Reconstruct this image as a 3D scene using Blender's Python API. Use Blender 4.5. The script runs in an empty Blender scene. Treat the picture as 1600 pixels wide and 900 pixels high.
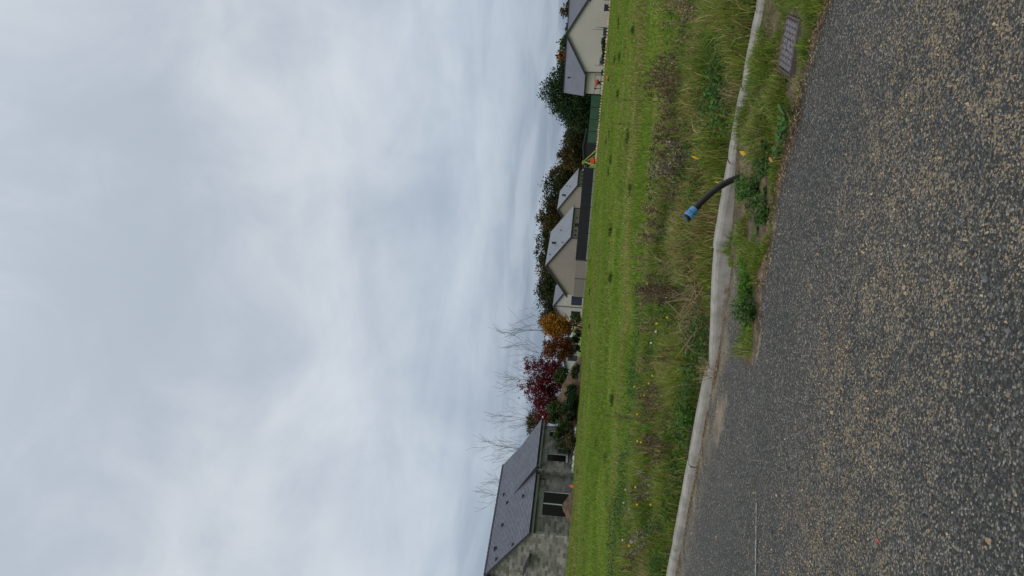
import bpy, math
import numpy as np
from mathutils import Vector, Matrix

# ------------------------------------------------------------------ camera
scene = bpy.context.scene
COL = scene.collection
F_PX, ROLL, PITCH, EYE = 1200.0, math.radians(4.2), math.atan(100 / 1200.0), 1.5
cam_d = bpy.data.cameras.new('camera')
cam = bpy.data.objects.new('camera', cam_d)
COL.objects.link(cam)
scene.camera = cam
cam_d.sensor_fit = 'HORIZONTAL'
cam_d.sensor_width = 36.0
cam_d.lens = 36.0 * F_PX / 1600.0
cam_d.clip_start, cam_d.clip_end = 0.05, 4000.0
fwd = Vector((0, math.cos(PITCH), math.sin(PITCH)))
up0 = Vector((0, -math.sin(PITCH), math.cos(PITCH)))
rt0 = Vector((1, 0, 0))
rt = rt0 * math.cos(ROLL) + up0 * math.sin(ROLL)
up = -rt0 * math.sin(ROLL) + up0 * math.cos(ROLL)
# the phone was held on its side: picture right is the world's down, picture top is the world's right
cx_, cy_, cz_ = -up, rt, -fwd
cam.matrix_world = Matrix(((cx_.x, cy_.x, cz_.x, 0), (cx_.y, cy_.y, cz_.y, 0), (cx_.z, cy_.z, cz_.z, EYE), (0, 0, 0, 1)))

# ------------------------------------------------------------------ world, sun, exposure
SUN_EL, SUN_AZ = math.radians(55), math.radians(-148)      # azimuth from +Y towards +X
world = bpy.data.worlds.new('World')
scene.world = world
world.use_nodes = True
nt = world.node_tree
nt.nodes.clear()


class NG:
    """tiny node-graph helper"""
    def __init__(self, tree):
        self.t = tree

    def n(self, kind, **kw):
        nd = self.t.nodes.new(kind)
        for k, v in kw.items():
            if k.startswith('i_'):
                key = k[2:]
                key = int(key) if key.isdigit() else key.replace('_', ' ')
                nd.inputs[key].default_value = v
            else:
                setattr(nd, k, v)
        return nd

    def l(self, a, b):
        self.t.links.new(a, b)

    def math(self, op, a, b=None, c=None, clamp=False):
        nd = self.t.nodes.new('ShaderNodeMath')
        nd.operation = op
        nd.use_clamp = clamp
        for i, v in enumerate((a, b, c)):
            if v is None:
                continue
            if isinstance(v, (int, float)):
                nd.inputs[i].default_value = v
            else:
                self.l(v, nd.inputs[i])
        return nd.outputs[0]

    def mix(self, f, a, b, blend='MIX'):
        nd = self.t.nodes.new('ShaderNodeMix')
        nd.data_type = 'RGBA'
        nd.blend_type = blend
        for sock, v in ((nd.inputs[0], f), (nd.inputs[6], a), (nd.inputs[7], b)):
            if isinstance(v, (int, float)):
                sock.default_value = v
            elif isinstance(v, (tuple, list)):
                sock.default_value = tuple(v) + ((1,) if len(v) == 3 else ())
            else:
                self.l(v, sock)
        return nd.outputs[2]

    def ramp(self, f, stops, interp='LINEAR'):
        nd = self.t.nodes.new('ShaderNodeValToRGB')
        cr = nd.color_ramp
        cr.interpolation = interp
        while len(cr.elements) < len(stops):
            cr.elements.new(0.5)
        for e, (p, c) in zip(cr.elements, stops):
            e.position = p
            e.color = tuple(c) + ((1,) if len(c) == 3 else ())
        self.l(f, nd.inputs[0])
        return nd.outputs[0]

    def noise(self, vec, scale, detail=4, rough=0.55, dist=0.0, w=None):
        nd = self.t.nodes.new('ShaderNodeTexNoise')
        if w is not None:
            nd.noise_dimensions = '4D'
            nd.inputs['W'].default_value = w
        nd.inputs['Scale'].default_value = scale
        nd.inputs['Detail'].default_value = detail
        nd.inputs['Roughness'].default_value = rough
        nd.inputs['Distortion'].default_value = dist
        if vec is not None:
            self.l(vec, nd.inputs['Vector'])
        return nd.outputs[0]

    def voro(self, vec, scale, feature='F1', out='Distance', rnd=1.0):
        nd = self.t.nodes.new('ShaderNodeTexVoronoi')
        nd.feature = feature
        nd.inputs['Scale'].default_value = scale
        nd.inputs['Randomness'].default_value = rnd
        if vec is not None:
            self.l(vec, nd.inputs['Vector'])
        return nd.outputs[out]

    def smooth(self, v, lo, hi):
        nd = self.t.nodes.new('ShaderNodeMapRange')
        nd.interpolation_type = 'SMOOTHSTEP'
        nd.inputs[1].default_value = lo
        nd.inputs[2].default_value = hi
        self.l(v, nd.inputs[0])
        return nd.outputs[0]


g = NG(nt)
sky = g.n('ShaderNodeTexSky', sky_type='NISHITA', sun_disc=False, sun_elevation=SUN_EL, sun_rotation=SUN_AZ,
          air_density=1.2, dust_density=3.0, ozone_density=1.0)
tc = g.n('ShaderNodeTexCoord')
sep = g.n('ShaderNodeSeparateXYZ')
g.l(tc.outputs['Generated'], sep.inputs[0])
zz = g.math('MAXIMUM', sep.outputs[2], 0.0)
den = g.math('ADD', zz, 0.09)
cmb = g.n('ShaderNodeCombineXYZ')
g.l(g.math('DIVIDE', sep.outputs[0], den), cmb.inputs[0])
g.l(g.math('DIVIDE', sep.outputs[1], den), cmb.inputs[1])
pl = cmb.outputs[0]
n1 = g.noise(pl, 0.42, 3, 0.45, 0.35, w=3.1)
n2 = g.noise(pl, 1.15, 5, 0.52, 0.5, w=7.7)
n3 = g.noise(tc.outputs['Generated'], 5.5, 7, 0.58, 0.7, w=1.4)
cl = g.math('ADD', g.math('MULTIPLY', n1, 0.45), g.math('ADD', g.math('MULTIPLY', n2, 0.27), g.math('MULTIPLY', n3, 0.28)))
cl = g.smooth(cl, 0.38, 0.60)
cloud = g.mix(cl, (0.475, 0.535, 0.615), (0.72, 0.76, 0.805))          # layer of stratocumulus, grey to white
cloud = g.mix(g.smooth(zz, 0.0, 0.42), g.mix(1.0, cloud, (0.78, 0.84, 0.92), 'MULTIPLY'), cloud)
cloud = g.mix(g.smooth(zz, 0.45, 1.0), cloud, g.mix(1.0, cloud, (1.4, 1.38, 1.34), 'MULTIPLY'))   # overcast sky brightens to the zenith
low = g.smooth(zz, 0.0, 0.17)
band = g.mix(g.smooth(n2, 0.38, 0.62), (0.22, 0.285, 0.375), (0.36, 0.425, 0.51))
cloud = g.mix(low, band, cloud)
cloud10 = g.mix(1.0, cloud, (10, 10, 10), 'MULTIPLY')
skymix = g.mix(0.93, sky.outputs[0], cloud10)
bg = g.n('ShaderNodeBackground')
bg.inputs['Strength'].default_value = 0.1
g.l(skymix, bg.inputs['Color'])
g.l(bg.outputs[0], g.n('ShaderNodeOutputWorld').inputs[0])

sun_d = bpy.data.lights.new('sun', 'SUN')
sun_d.energy, sun_d.angle, sun_d.color = 1.5, math.radians(40), (1.0, 0.97, 0.92)
sun = bpy.data.objects.new('sun', sun_d)
COL.objects.link(sun)
sdir = Vector((math.sin(SUN_AZ) * math.cos(SUN_EL), math.cos(SUN_AZ) * math.cos(SUN_EL), math.sin(SUN_EL)))
sun.rotation_euler = sdir.to_track_quat('Z', 'Y').to_euler()
sun.location = sdir * 50
vs = scene.view_settings
vs.view_transform, vs.look, vs.exposure, vs.gamma, vs.use_curve_mapping = 'Standard', 'None', 0.0, 1.0, False

# ------------------------------------------------------------------ materials
def S(r, g_, b):
    f = lambda c: (c / 255 / 12.92) if c <= 10 else (((c / 255) + 0.055) / 1.055) ** 2.4
    return (f(r), f(g_), f(b))


def new_mat(name):
    m = bpy.data.materials.new(name)
    m.use_nodes = True
    t = m.node_tree
    b = t.nodes['Principled BSDF']
    return m, NG(t), b


def coords(gr, which='Object'):
    return gr.n('ShaderNodeTexCoord').outputs[which]


def world_pos(gr):
    return gr.n('ShaderNodeNewGeometry').outputs['Position']


def add_bump(gr, b, h, strength, dist=0.01):
    bp = gr.n('ShaderNodeBump')
    bp.inputs['Strength'].default_value = strength
    bp.inputs['Distance'].default_value = dist
    gr.l(h, bp.inputs['Height'])
    gr.l(bp.outputs[0], b.inputs['Normal'])


def pm(name, c1, c2=None, scale=4.0, rough=0.7, bump=0.0, bscale=40.0, spec=0.3, metal=0.0, rnd=0.0, island=0.0):
    """procedural material: two tones mixed by noise, fine relief, optional per-piece tone"""
    m, gr, b = new_mat(name)
    c2 = c2 or tuple(x * 0.72 for x in c1)
    pos = world_pos(gr)
    f = gr.noise(pos, scale, 5, 0.6)
    c = gr.mix(gr.smooth(f, 0.3, 0.7), c1, c2)
    if rnd or island:
        r = gr.n('ShaderNodeObjectInfo').outputs['Random']
        if island:
            ri = gr.n('ShaderNodeNewGeometry').outputs['Random Per Island']
            r = gr.math('FRACT', gr.math('ADD', r, ri))
        amt = max(rnd, island)
        mv = gr.math('MULTIPLY_ADD', r, 2 * amt, 1 - amt)
        cm = gr.n('ShaderNodeCombineColor')
        for i in range(3):
            gr.l(mv, cm.inputs[i])
        c = gr.mix(1.0, c, cm.outputs[0], 'MULTIPLY')
    gr.l(c, b.inputs['Base Color'])
    b.inputs['Roughness'].default_value = rough
    b.inputs['Specular IOR Level'].default_value = spec
    b.inputs['Metallic'].default_value = metal
    if bump:
        add_bump(gr, b, gr.noise(pos, bscale, 4, 0.6), bump, 0.01)
    return m


def leaf_mat(name, c1, c2, c3=None, trans=0.35, attr=False, rough=0.6):
    """thin foliage: tone per leaf, light passing through"""
    m, gr, b = new_mat(name)
    spec = 0.25 if not name.startswith('leaf_') else 0.05
    if attr:
        at = gr.n('ShaderNodeAttribute', attribute_name='Col')
        c = at.outputs['Color']
    else:
        r = gr.math('FRACT', gr.math('ADD', gr.n('ShaderNodeNewGeometry').outputs['Random Per Island'], gr.n('ShaderNodeObjectInfo').outputs['Random']))
        stops = [(0.0, c1), (1.0, c2)] if c3 is None else [(0.0, c1), (0.6, c2), (1.0, c3)]
        c = gr.ramp(r, stops)
    gr.l(c, b.inputs['Base Color'])
    b.inputs['Roughness'].default_value = rough
    b.inputs['Specular IOR Level'].default_value = spec
    tr = gr.n('ShaderNodeBsdfTranslucent')
    gr.l(gr.mix(1.0, c, (1.0, 1.05, 0.7), 'MULTIPLY'), tr.inputs['Color'])
    ms = gr.n('ShaderNodeMixShader')
    ms.inputs[0].default_value = trans
    gr.l(b.outputs[0], ms.inputs[1])
    gr.l(tr.outputs[0], ms.inputs[2])
    out = [n for n in m.node_tree.nodes if n.type == 'OUTPUT_MATERIAL'][0]
    gr.l(ms.outputs[0], out.inputs[0])
    return m


M = {}
M['concrete'] = pm('kerb_concrete', (0.30, 0.285, 0.255), (0.195, 0.183, 0.158), 7, 0.9, 0.35, 160)
M['mortar'] = pm('mortar', (0.30, 0.29, 0.27), (0.22, 0.215, 0.2), 6, 0.95, 0.3, 60)
M['block'] = pm('concrete_block', (0.215, 0.205, 0.175), (0.155, 0.15, 0.13), 1.3, 0.95, 0.5, 45, rnd=0.42, island=0.42)
M['lintel'] = pm('cast_lintel', (0.25, 0.255, 0.25), (0.19, 0.195, 0.19), 3, 0.9)
M['slate'] = pm('dark_tile', (0.105, 0.112, 0.142), (0.082, 0.088, 0.114), 0.8, 0.42, 0.2, 30, spec=0.5, island=0.16)
M['slate_far'] = pm('grey_roof_tile', (0.088, 0.095, 0.118), (0.072, 0.078, 0.098), 0.7, 0.42, 0.2, 9, spec=0.5)
M['slate_pale'] = pm('pale_roof_tile', (0.165, 0.178, 0.20), (0.135, 0.147, 0.17), 0.7, 0.45, 0.2, 9, spec=0.5)
M['ridge'] = pm('ridge_tile', (0.03, 0.031, 0.048), (0.022, 0.023, 0.034), 5, 0.5, rnd=0.2)
M['black'] = pm('black_metal', (0.012, 0.012, 0.016), (0.018, 0.018, 0.022), 3, 0.45)
M['gutter'] = pm('gutter_dark', (0.03, 0.031, 0.036), (0.022, 0.023, 0.028), 4, 0.4)
M['white'] = pm('white_frame', (0.62, 0.63, 0.65), (0.55, 0.56, 0.58), 3, 0.45)
M['cream'] = pm('cream_render', (0.40, 0.38, 0.335), (0.36, 0.34, 0.30), 0.35, 0.9, 0.2, 18)
M['taupe'] = pm('taupe_render', (0.255, 0.222, 0.192), (0.225, 0.196, 0.168), 0.3, 0.9, 0.2, 18)
M['taupe2'] = pm('taupe_panel', (0.19, 0.165, 0.15), (0.165, 0.143, 0.13), 0.4, 0.85, rnd=0.06)
M['pale'] = pm('pale_render', (0.40, 0.385, 0.365), (0.34, 0.33, 0.31), 0.5, 0.9)
M['plinth'] = pm('plinth_concrete', (0.26, 0.26, 0.25), (0.20, 0.20, 0.19), 1.5, 0.9)
M['soil'] = pm('brown_soil', (0.115, 0.078, 0.045), (0.055, 0.036, 0.021), 2.6, 0.95, 1.0, 9)
M['rubble'] = pm('rubble_stone', (0.40, 0.38, 0.34), (0.28, 0.27, 0.24), 6, 0.9, 0.5, 30, rnd=0.3)
M['orange'] = pm('orange_plastic', (0.62, 0.075, 0.03), (0.52, 0.06, 0.025), 3, 0.5)
M['wood'] = pm('brown_wood', (0.16, 0.085, 0.045), (0.10, 0.052, 0.028), 6, 0.8)
M['bark'] = pm('bark', (0.060, 0.050, 0.042), (0.035, 0.029, 0.025), 8, 0.9, 0.6, 30)
M['twig_far'] = pm('bare_twig', (0.105, 0.095, 0.09), (0.07, 0.063, 0.06), 5, 0.9)
M['green_mesh'] = pm('green_screen', (0.035, 0.085, 0.045), (0.025, 0.062, 0.034), 1.5, 0.8)
M['lime'] = pm('lime_paint', (0.30, 0.38, 0.06), (0.24, 0.31, 0.05), 3, 0.5)
M['edging'] = pm('edging_stone', (0.46, 0.36, 0.24), (0.36, 0.25, 0.155), 2, 0.9, rnd=0.35)
M['teal'] = pm('dark_teal_plastic', (0.020, 0.045, 0.052), (0.015, 0.034, 0.04), 3, 0.5)
M['bin'] = pm('anthracite_plastic', (0.022, 0.026, 0.033), (0.017, 0.02, 0.026), 3, 0.5)
M['acgrey'] = pm('grey_casing', (0.17, 0.18, 0.18), (0.14, 0.145, 0.15), 3, 0.5)
M['pipe'] = pm('black_polyethylene', (0.012, 0.012, 0.013), (0.02, 0.02, 0.019), 14, 0.42, 0.15, 60, spec=0.5)
M['blue'] = pm('blue_fitting', (0.11, 0.30, 0.50), (0.085, 0.24, 0.42), 10, 0.45, spec=0.5)
M['iron_floor'] = pm('iron_recess', (0.030, 0.026, 0.027), (0.045, 0.034, 0.030), 18, 0.8, 0.5, 130)
M['iron'] = pm('cast_iron', (0.165, 0.155, 0.168), (0.125, 0.112, 0.12), 22, 0.6, 0.5, 130, spec=0.5)
M['rust'] = pm('rusty_iron', (0.095, 0.07, 0.062), (0.065, 0.052, 0.048), 25, 0.8, 0.6, 120)
M['grit_tan'] = pm('tan_grit', (0.36, 0.27, 0.165), (0.24, 0.185, 0.12), 60, 0.95, island=0.5)
M['grit_grey'] = pm('grey_grit', (0.12, 0.12, 0.118), (0.08, 0.082, 0.084), 60, 0.85, island=0.65)
M['stone'] = pm('grey_pebble', (0.16, 0.165, 0.175), (0.10, 0.105, 0.115), 50, 0.8, 0.5, 90)
M['paper'] = pm('pale_chip', (0.48, 0.46, 0.42), (0.38, 0.36, 0.33), 40, 0.9)
M['paint'] = pm('worn_paint', (0.45, 0.44, 0.41), (0.2, 0.2, 0.19), 24, 0.9)
M['straw'] = leaf_mat('straw', (0.20, 0.15, 0.075), (0.36, 0.285, 0.16), (0.30, 0.22, 0.11), 0.25)
M['drystalk'] = leaf_mat('dry_stalk', (0.065, 0.042, 0.026), (0.13, 0.088, 0.05), (0.20, 0.145, 0.085), 0.15)
M['seed'] = leaf_mat('seed_head', (0.075, 0.046, 0.028), (0.135, 0.088, 0.052), (0.22, 0.165, 0.10), 0.2)
M['seed_pale'] = leaf_mat('pale_seed_head', (0.13, 0.10, 0.06), (0.22, 0.185, 0.13), (0.40, 0.37, 0.31), 0.2)
M['weed'] = leaf_mat('weed_leaf', (0.028, 0.075, 0.018), (0.052, 0.12, 0.024), (0.085, 0.155, 0.03), 0.3)
M['weed_bright'] = leaf_mat('bright_weed_leaf', (0.045, 0.13, 0.014), (0.075, 0.19, 0.018), (0.12, 0.24, 0.03), 0.35)
M['dock'] = leaf_mat('broad_leaf', (0.035, 0.10, 0.024), (0.06, 0.145, 0.032), (0.095, 0.19, 0.045), 0.25, rough=0.65)
M['yellow'] = leaf_mat('yellow_petal', (0.72, 0.42, 0.015), (0.80, 0.52, 0.03), None, 0.3)
M['orange_leaf'] = leaf_mat('fallen_leaf', (0.42, 0.18, 0.05), (0.5, 0.24, 0.08), None, 0.3)
M['white_petal'] = leaf_mat('white_petal', (0.6, 0.6, 0.58), (0.7, 0.7, 0.68), None, 0.3)
M['mauve'] = leaf_mat('mauve_petal', (0.42, 0.27, 0.48), (0.5, 0.33, 0.55), None, 0.3)
M['grass'] = leaf_mat('grass_blade', None, None, None, 0.35, attr=True)
M['lf_wood'] = leaf_mat('leaf_dark', (0.018, 0.026, 0.010), (0.034, 0.044, 0.016), (0.065, 0.066, 0.022), 0.25)
M['lf_ever'] = leaf_mat('leaf_evergreen', (0.016, 0.030, 0.014), (0.026, 0.047, 0.019), (0.045, 0.072, 0.026), 0.2)
M['lf_autumn'] = leaf_mat('leaf_olive_autumn', (0.030, 0.031, 0.011), (0.066, 0.052, 0.018), (0.13, 0.08, 0.028), 0.25)
M['lf_gold'] = leaf_mat('leaf_gold', (0.20, 0.082, 0.016), (0.32, 0.145, 0.022), (0.40, 0.21, 0.035), 0.35)
M['lf_rust'] = leaf_mat('leaf_rust', (0.085, 0.030, 0.018), (0.16, 0.055, 0.026), (0.25, 0.105, 0.035), 0.3)
M['lf_red'] = leaf_mat('leaf_crimson', (0.070, 0.010, 0.017), (0.13, 0.018, 0.028), (0.21, 0.040, 0.045), 0.3)
M['lf_bush'] = leaf_mat('leaf_bush', (0.022, 0.040, 0.012), (0.042, 0.074, 0.02), (0.08, 0.115, 0.032), 0.25)
M['lf_olive'] = leaf_mat('leaf_olive', (0.045, 0.040, 0.018), (0.085, 0.072, 0.032), (0.12, 0.10, 0.045), 0.25)

m, gr, b = new_mat('window_glass')
b.inputs['Base Color'].default_value = (0.020, 0.018, 0.014, 1)
b.inputs['Roughness'].default_value = 0.15
b.inputs['Specular IOR Level'].default_value = 0.12
M['glass'] = m

# ------------------------------------------------------------------ mesh helpers
ROOT = {}          # object -> world location of its top-level empty


def fast_mesh(name, V, F, cols=None, smooth=False):
    """V (n,3) array, F (m,k) array of equal-sized faces"""
    V = np.asarray(V, np.float32)
    F = np.asarray(F, np.int32)
    me = bpy.data.meshes.new(name)
    k = F.shape[1]
    me.vertices.add(len(V))
    me.vertices.foreach_set('co', V.ravel())
    me.loops.add(F.size)
    me.loops.foreach_set('vertex_index', F.ravel())
    me.polygons.add(len(F))
    me.polygons.foreach_set('loop_start', np.arange(0, F.size, k, dtype=np.int32))
    me.polygons.foreach_set('use_smooth', np.full(len(F), smooth, dtype=bool))
    me.update(calc_edges=True)
    if cols is not None:
        at = me.color_attributes.new('Col', 'FLOAT_COLOR', 'POINT')
        c4 = np.ones((len(V), 4), np.float32)
        c4[:, :3] = cols
        at.data.foreach_set('color', c4.ravel())
    return me


def link(name, me, mat, parent=None, loc=(0, 0, 0), rot=(0, 0, 0)):
    o = bpy.data.objects.new(name, me)
    COL.objects.link(o)
    if mat is not None and me is not None and not me.materials:
        me.materials.append(M[mat] if isinstance(mat, str) else mat)
    o.location = loc
    o.rotation_euler = rot
    if parent is not None:
        o.parent = parent
        ROOT[o] = ROOT.get(parent, Vector((0, 0, 0)))
    else:
        ROOT[o] = Vector(loc)
    return o


def tag(o, label=None, cat=None, group=None, kind=None):
    for k, v in (('label', label), ('category', cat), ('group', group), ('kind', kind)):
        if v:
            o[k] = v
    return o


def thing(name, loc, label, cat, group=None):
    o = bpy.data.objects.new(name, None)
    COL.objects.link(o)
    o.empty_display_size = 0.2
    o.location = loc
    ROOT[o] = Vector(loc)
    return tag(o, label, cat, group)


class MB:
    """collects shapes in world coordinates; build() links them as one mesh object"""
    def __init__(self):
        self.v, self.f = [], []

    def add(self, vs_, fs):
        n = len(self.v)
        self.v += [tuple(p) for p in vs_]
        self.f += [tuple(i + n for i in f) for f in fs]
        return self

    def obox(self, o, a, b_, c):
        """box from corner o along vectors a, b, c"""
        o, a, b_, c = map(Vector, (o, a, b_, c))
        P = [o, o + a, o + a + b_, o + b_, o + c, o + a + c, o + a + b_ + c, o + b_ + c]
        fs = [(0, 3, 2, 1), (4, 5, 6, 7), (0, 1, 5, 4), (1, 2, 6, 5), (2, 3, 7, 6), (3, 0, 4, 7)]
        if a.cross(b_).dot(c) < 0:
            fs = [f[::-1] for f in fs]
        return self.add(P, fs)

    def box(self, x0, x1, y0, y1, z0, z1):
        return self.obox((x0, y0, z0), (x1 - x0, 0, 0), (0, y1 - y0, 0), (0, 0, z1 - z0))

    def tube(self, pts, radii, seg=6, cap=True):
        pts = [Vector(p) for p in pts]
        rings, n0 = [], len(self.v)
        t_prev = None
        for i, p in enumerate(pts):
            t = (pts[min(i + 1, len(pts) - 1)] - pts[max(i - 1, 0)]).normalized()
            a = t.orthogonal().normalized() if t_prev is None else (a_prev - t * a_prev.dot(t)).normalized()
            b_ = t.cross(a)
            r = radii[i] if hasattr(radii, '__len__') else radii
            for k in range(seg):
                th = 2 * math.pi * k / seg
                self.v.append(tuple(p + (a * math.cos(th) + b_ * math.sin(th)) * r))
            t_prev, a_prev = t, a
        for i in range(len(pts) - 1):
            for k in range(seg):
                k2 = (k + 1) % seg
                self.f.append((n0 + i * seg + k, n0 + i * seg + k2, n0 + (i + 1) * seg + k2, n0 + (i + 1) * seg + k))
        if cap:
            self.f.append(tuple(n0 + k for k in range(seg))[::-1])
            e = n0 + (len(pts) - 1) * seg
            self.f.append(tuple(e + k for k in range(seg)))
        return self

    def poly(self, pts):
        return self.add(pts, [tuple(range(len(pts)))])

    def slab(self, pts, thick):
        """polygon given thickness along minus its normal"""
        P = [Vector(p) for p in pts]
        nrm = (P[1] - P[0]).cross(P[2] - P[0]).normalized()
        Q = [p - nrm * thick for p in P]
        n = len(P)
        fs = [tuple(range(n)), tuple(range(2 * n - 1, n - 1, -1))]
        fs += [(i, n + i, n + (i + 1) % n, (i + 1) % n) for i in range(n)]
        return self.add(P + Q, fs)

    def build(self, name, mat, parent=None, smooth=False, bevel=0.0):
        off = ROOT.get(parent, Vector((0, 0, 0))) if parent is not None else Vector((0, 0, 0))
        if parent is None and self.v:
            a = np.array(self.v)
            off = Vector((a[:, 0].mean(), a[:, 1].mean(), a[:, 2].min()))
        me = bpy.data.meshes.new(name)
        me.from_pydata([(p[0] - off.x, p[1] - off.y, p[2] - off.z) for p in self.v], [], self.f)
        if smooth:
            me.polygons.foreach_set('use_smooth', [True] * len(me.polygons))
        o = link(name, me, mat, parent, (0, 0, 0) if parent is not None else off)
        if bevel:
            bv = o.modifiers.new('bevel', 'BEVEL')
            bv.width, bv.segments, bv.limit_method = bevel, 2, 'ANGLE'
        return o


def fbm(x, y, seed=0, octv=4):
    """value noise in numpy, about 0..1"""
    x, y = np.asarray(x, float), np.asarray(y, float)
    out, amp, tot = np.zeros_like(x), 1.0, 0.0
    for o in range(octv):
        xi, yi = np.floor(x).astype(np.int64), np.floor(y).astype(np.int64)
        fx, fy = x - xi, y - yi
        fx, fy = fx * fx * (3 - 2 * fx), fy * fy * (3 - 2 * fy)

        def h(a, b_):
            n = (a * 374761393 + b_ * 668265263 + (seed + o) * 974634777) & 0xFFFFFFFF
            n = ((n ^ (n >> 13)) * 1274126177) & 0xFFFFFFFF
            return ((n ^ (n >> 16)) & 0xFFFF) / 65535.0
        v = (h(xi, yi) * (1 - fx) + h(xi + 1, yi) * fx) * (1 - fy) + (h(xi, yi + 1) * (1 - fx) + h(xi + 1, yi + 1) * fx) * fy
        out += v * amp
        tot += amp
        amp *= 0.5
        x, y = x * 2.03 + 11.3, y * 2.03 + 5.7
    return out / tot


def sstep(lo, hi, v):
    t = np.clip((np.asarray(v, float) - lo) / (hi - lo), 0, 1)
    return t * t * (3 - 2 * t)


# ------------------------------------------------------------------ lie of the land
KX = np.array([-60, -9.0, -3.56, -2.18, -1.54, -0.88, -0.62, -0.30, 0.24, 0.58, 0.86, 1.465, 1.94, 2.54, 5.2, 60])
KY = np.array([45.0, 13.5, 10.02, 9.18, 8.79, 8.42, 8.27, 8.12, 7.92, 7.78, 7.60, 7.27, 6.97, 6.58, 4.85, -31])
KZ = np.array([.09, .09, .09, .09, .09, .085, .065, .095, .155, .18, .18, .18, .18, .18, .18, .18])
kerb_y = lambda x: np.interp(x, KX, KY)
kerb_z = lambda x: np.interp(x, KX, KZ)


def land(x, y):
    x, y = np.asarray(x, float), np.asarray(y, float)
    t = y - kerb_y(x)
    w = sstep(0, 26, t)
    plane = 0.60 - 0.0136 * np.clip(x, -70, 70) - 0.0027 * np.clip(y, 0, 160)
    z = (kerb_z(x) - 0.035) * (1 - w) + plane * w
    return z + (fbm(x * 0.8, y * 0.8, 5, 3) - 0.5) * 0.09 * sstep(0, 2.5, t) + (fbm(x * 0.12, y * 0.12, 9, 2) - 0.5) * 0.16 * sstep(4, 20, t) * (1 - sstep(60, 90, y))


def Z(x, y):
    return float(land(x, y))


rows = np.concatenate([np.arange(0, 12, 0.25), np.arange(12, 40, 0.8), np.arange(40, 160, 4), [180, 230, 320, 480, 800, 1500]])
colx = np.concatenate([[-1500, -700, -300, -150, -100], np.arange(-70, -12, 2.5), np.arange(-12, 12, 0.3), np.arange(12, 71, 2.5), [100, 150, 300, 700, 1500]])
X, T = np.meshgrid(colx, rows)
Y = kerb_y(X) + T
far = T > 40
Y[far] = (np.minimum(kerb_y(X), 45) * np.clip(1 - (T - 40) / 40, 0, 1) + T)[far] + 8 * np.clip((T[far] - 40) / 40, 0, 1)
V = np.stack([X, Y, land(X, Y)], -1).reshape(-1, 3)
nr, nc = X.shape
i0 = (np.arange(nr - 1)[:, None] * nc + np.arange(nc - 1)[None, :]).ravel()
Fq = np.stack([i0, i0 + 1, i0 + nc + 1, i0 + nc], -1)

m, gr, b = new_mat('field_turf')
pos = world_pos(gr)
mp = gr.n('ShaderNodeMapping')
mp.inputs['Scale'].default_value = (0.07, 0.42, 1)
gr.l(pos, mp.inputs['Vector'])
bands = gr.noise(mp.outputs[0], 1.0, 5, 0.6, 0.4)
fine = gr.noise(pos, 2.5, 6, 0.65)
turf = gr.ramp(bands, [(0.30, (0.075, 0.155, 0.016)), (0.48, (0.115, 0.190, 0.022)), (0.60, (0.165, 0.19, 0.038)), (0.74, (0.19, 0.165, 0.055))])
turf = gr.mix(gr.smooth(fine, 0.42, 0.75), turf, (0.07, 0.085, 0.022))
sp = gr.n('ShaderNodeSeparateXYZ')
gr.l(pos, sp.inputs[0])
# bare earth shows in the rough verge next to the kerb
dist_k = gr.math('ADD', gr.math('MULTIPLY_ADD', sp.outputs[0], 0.585, -8.2), sp.outputs[1])
near = gr.smooth(gr.math('ADD', dist_k, gr.math('MULTIPLY', fine, 3.0)), 5.0, 9.0)
turf = gr.mix(near, gr.mix(fine, (0.030, 0.034, 0.012), (0.060, 0.046, 0.026)), turf)
gr.l(turf, b.inputs['Base Color'])
b.inputs['Roughness'].default_value = 0.95
b.inputs['Specular IOR Level'].default_value = 0.1
add_bump(gr, b, gr.noise(pos, 7, 6, 0.7), 0.9, 0.06)
M['turf'] = m
tag(link('field', fast_mesh('field', V, Fq, smooth=True), 'turf'), kind='structure')

# ------------------------------------------------------------------ road
EX = np.array([-0.55, -0.30, -0.10, 0.20, 0.64, 1.06, 1.41, 1.77, 2.00, 2.6, 6.0])      # asphalt edge against the grass strip
EY = np.array([6.55, 6.34, 6.36, 6.31, 6.10, 5.88, 5.60, 5.36, 5.08, 4.62, 2.35])


def kerb_front(x, z=0.0):
    return kerb_y(x) - 0.195


xs = np.concatenate([[-60, -40, -25, -15], np.arange(-9, 7, 0.25), [9, 14, 25, 40, 60]])
ts = np.array([0, 0.3, 0.8, 1.5, 3, 5, 8, 12, 20, 40, 90])
X, T = np.meshgrid(xs, ts)
Y = kerb_front(X) + 0.04 - T
zr = np.zeros_like(X) + (fbm(X * 0.7, Y * 0.7, 21, 2) - 0.5) * 0.012
V = np.stack([X, Y, zr], -1).reshape(-1, 3)
nr, nc = X.shape
i0 = (np.arange(nr - 1)[:, None] * nc + np.arange(nc - 1)[None, :]).ravel()
Fq = np.stack([i0, i0 + nc, i0 + nc + 1, i0 + 1], -1)

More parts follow.
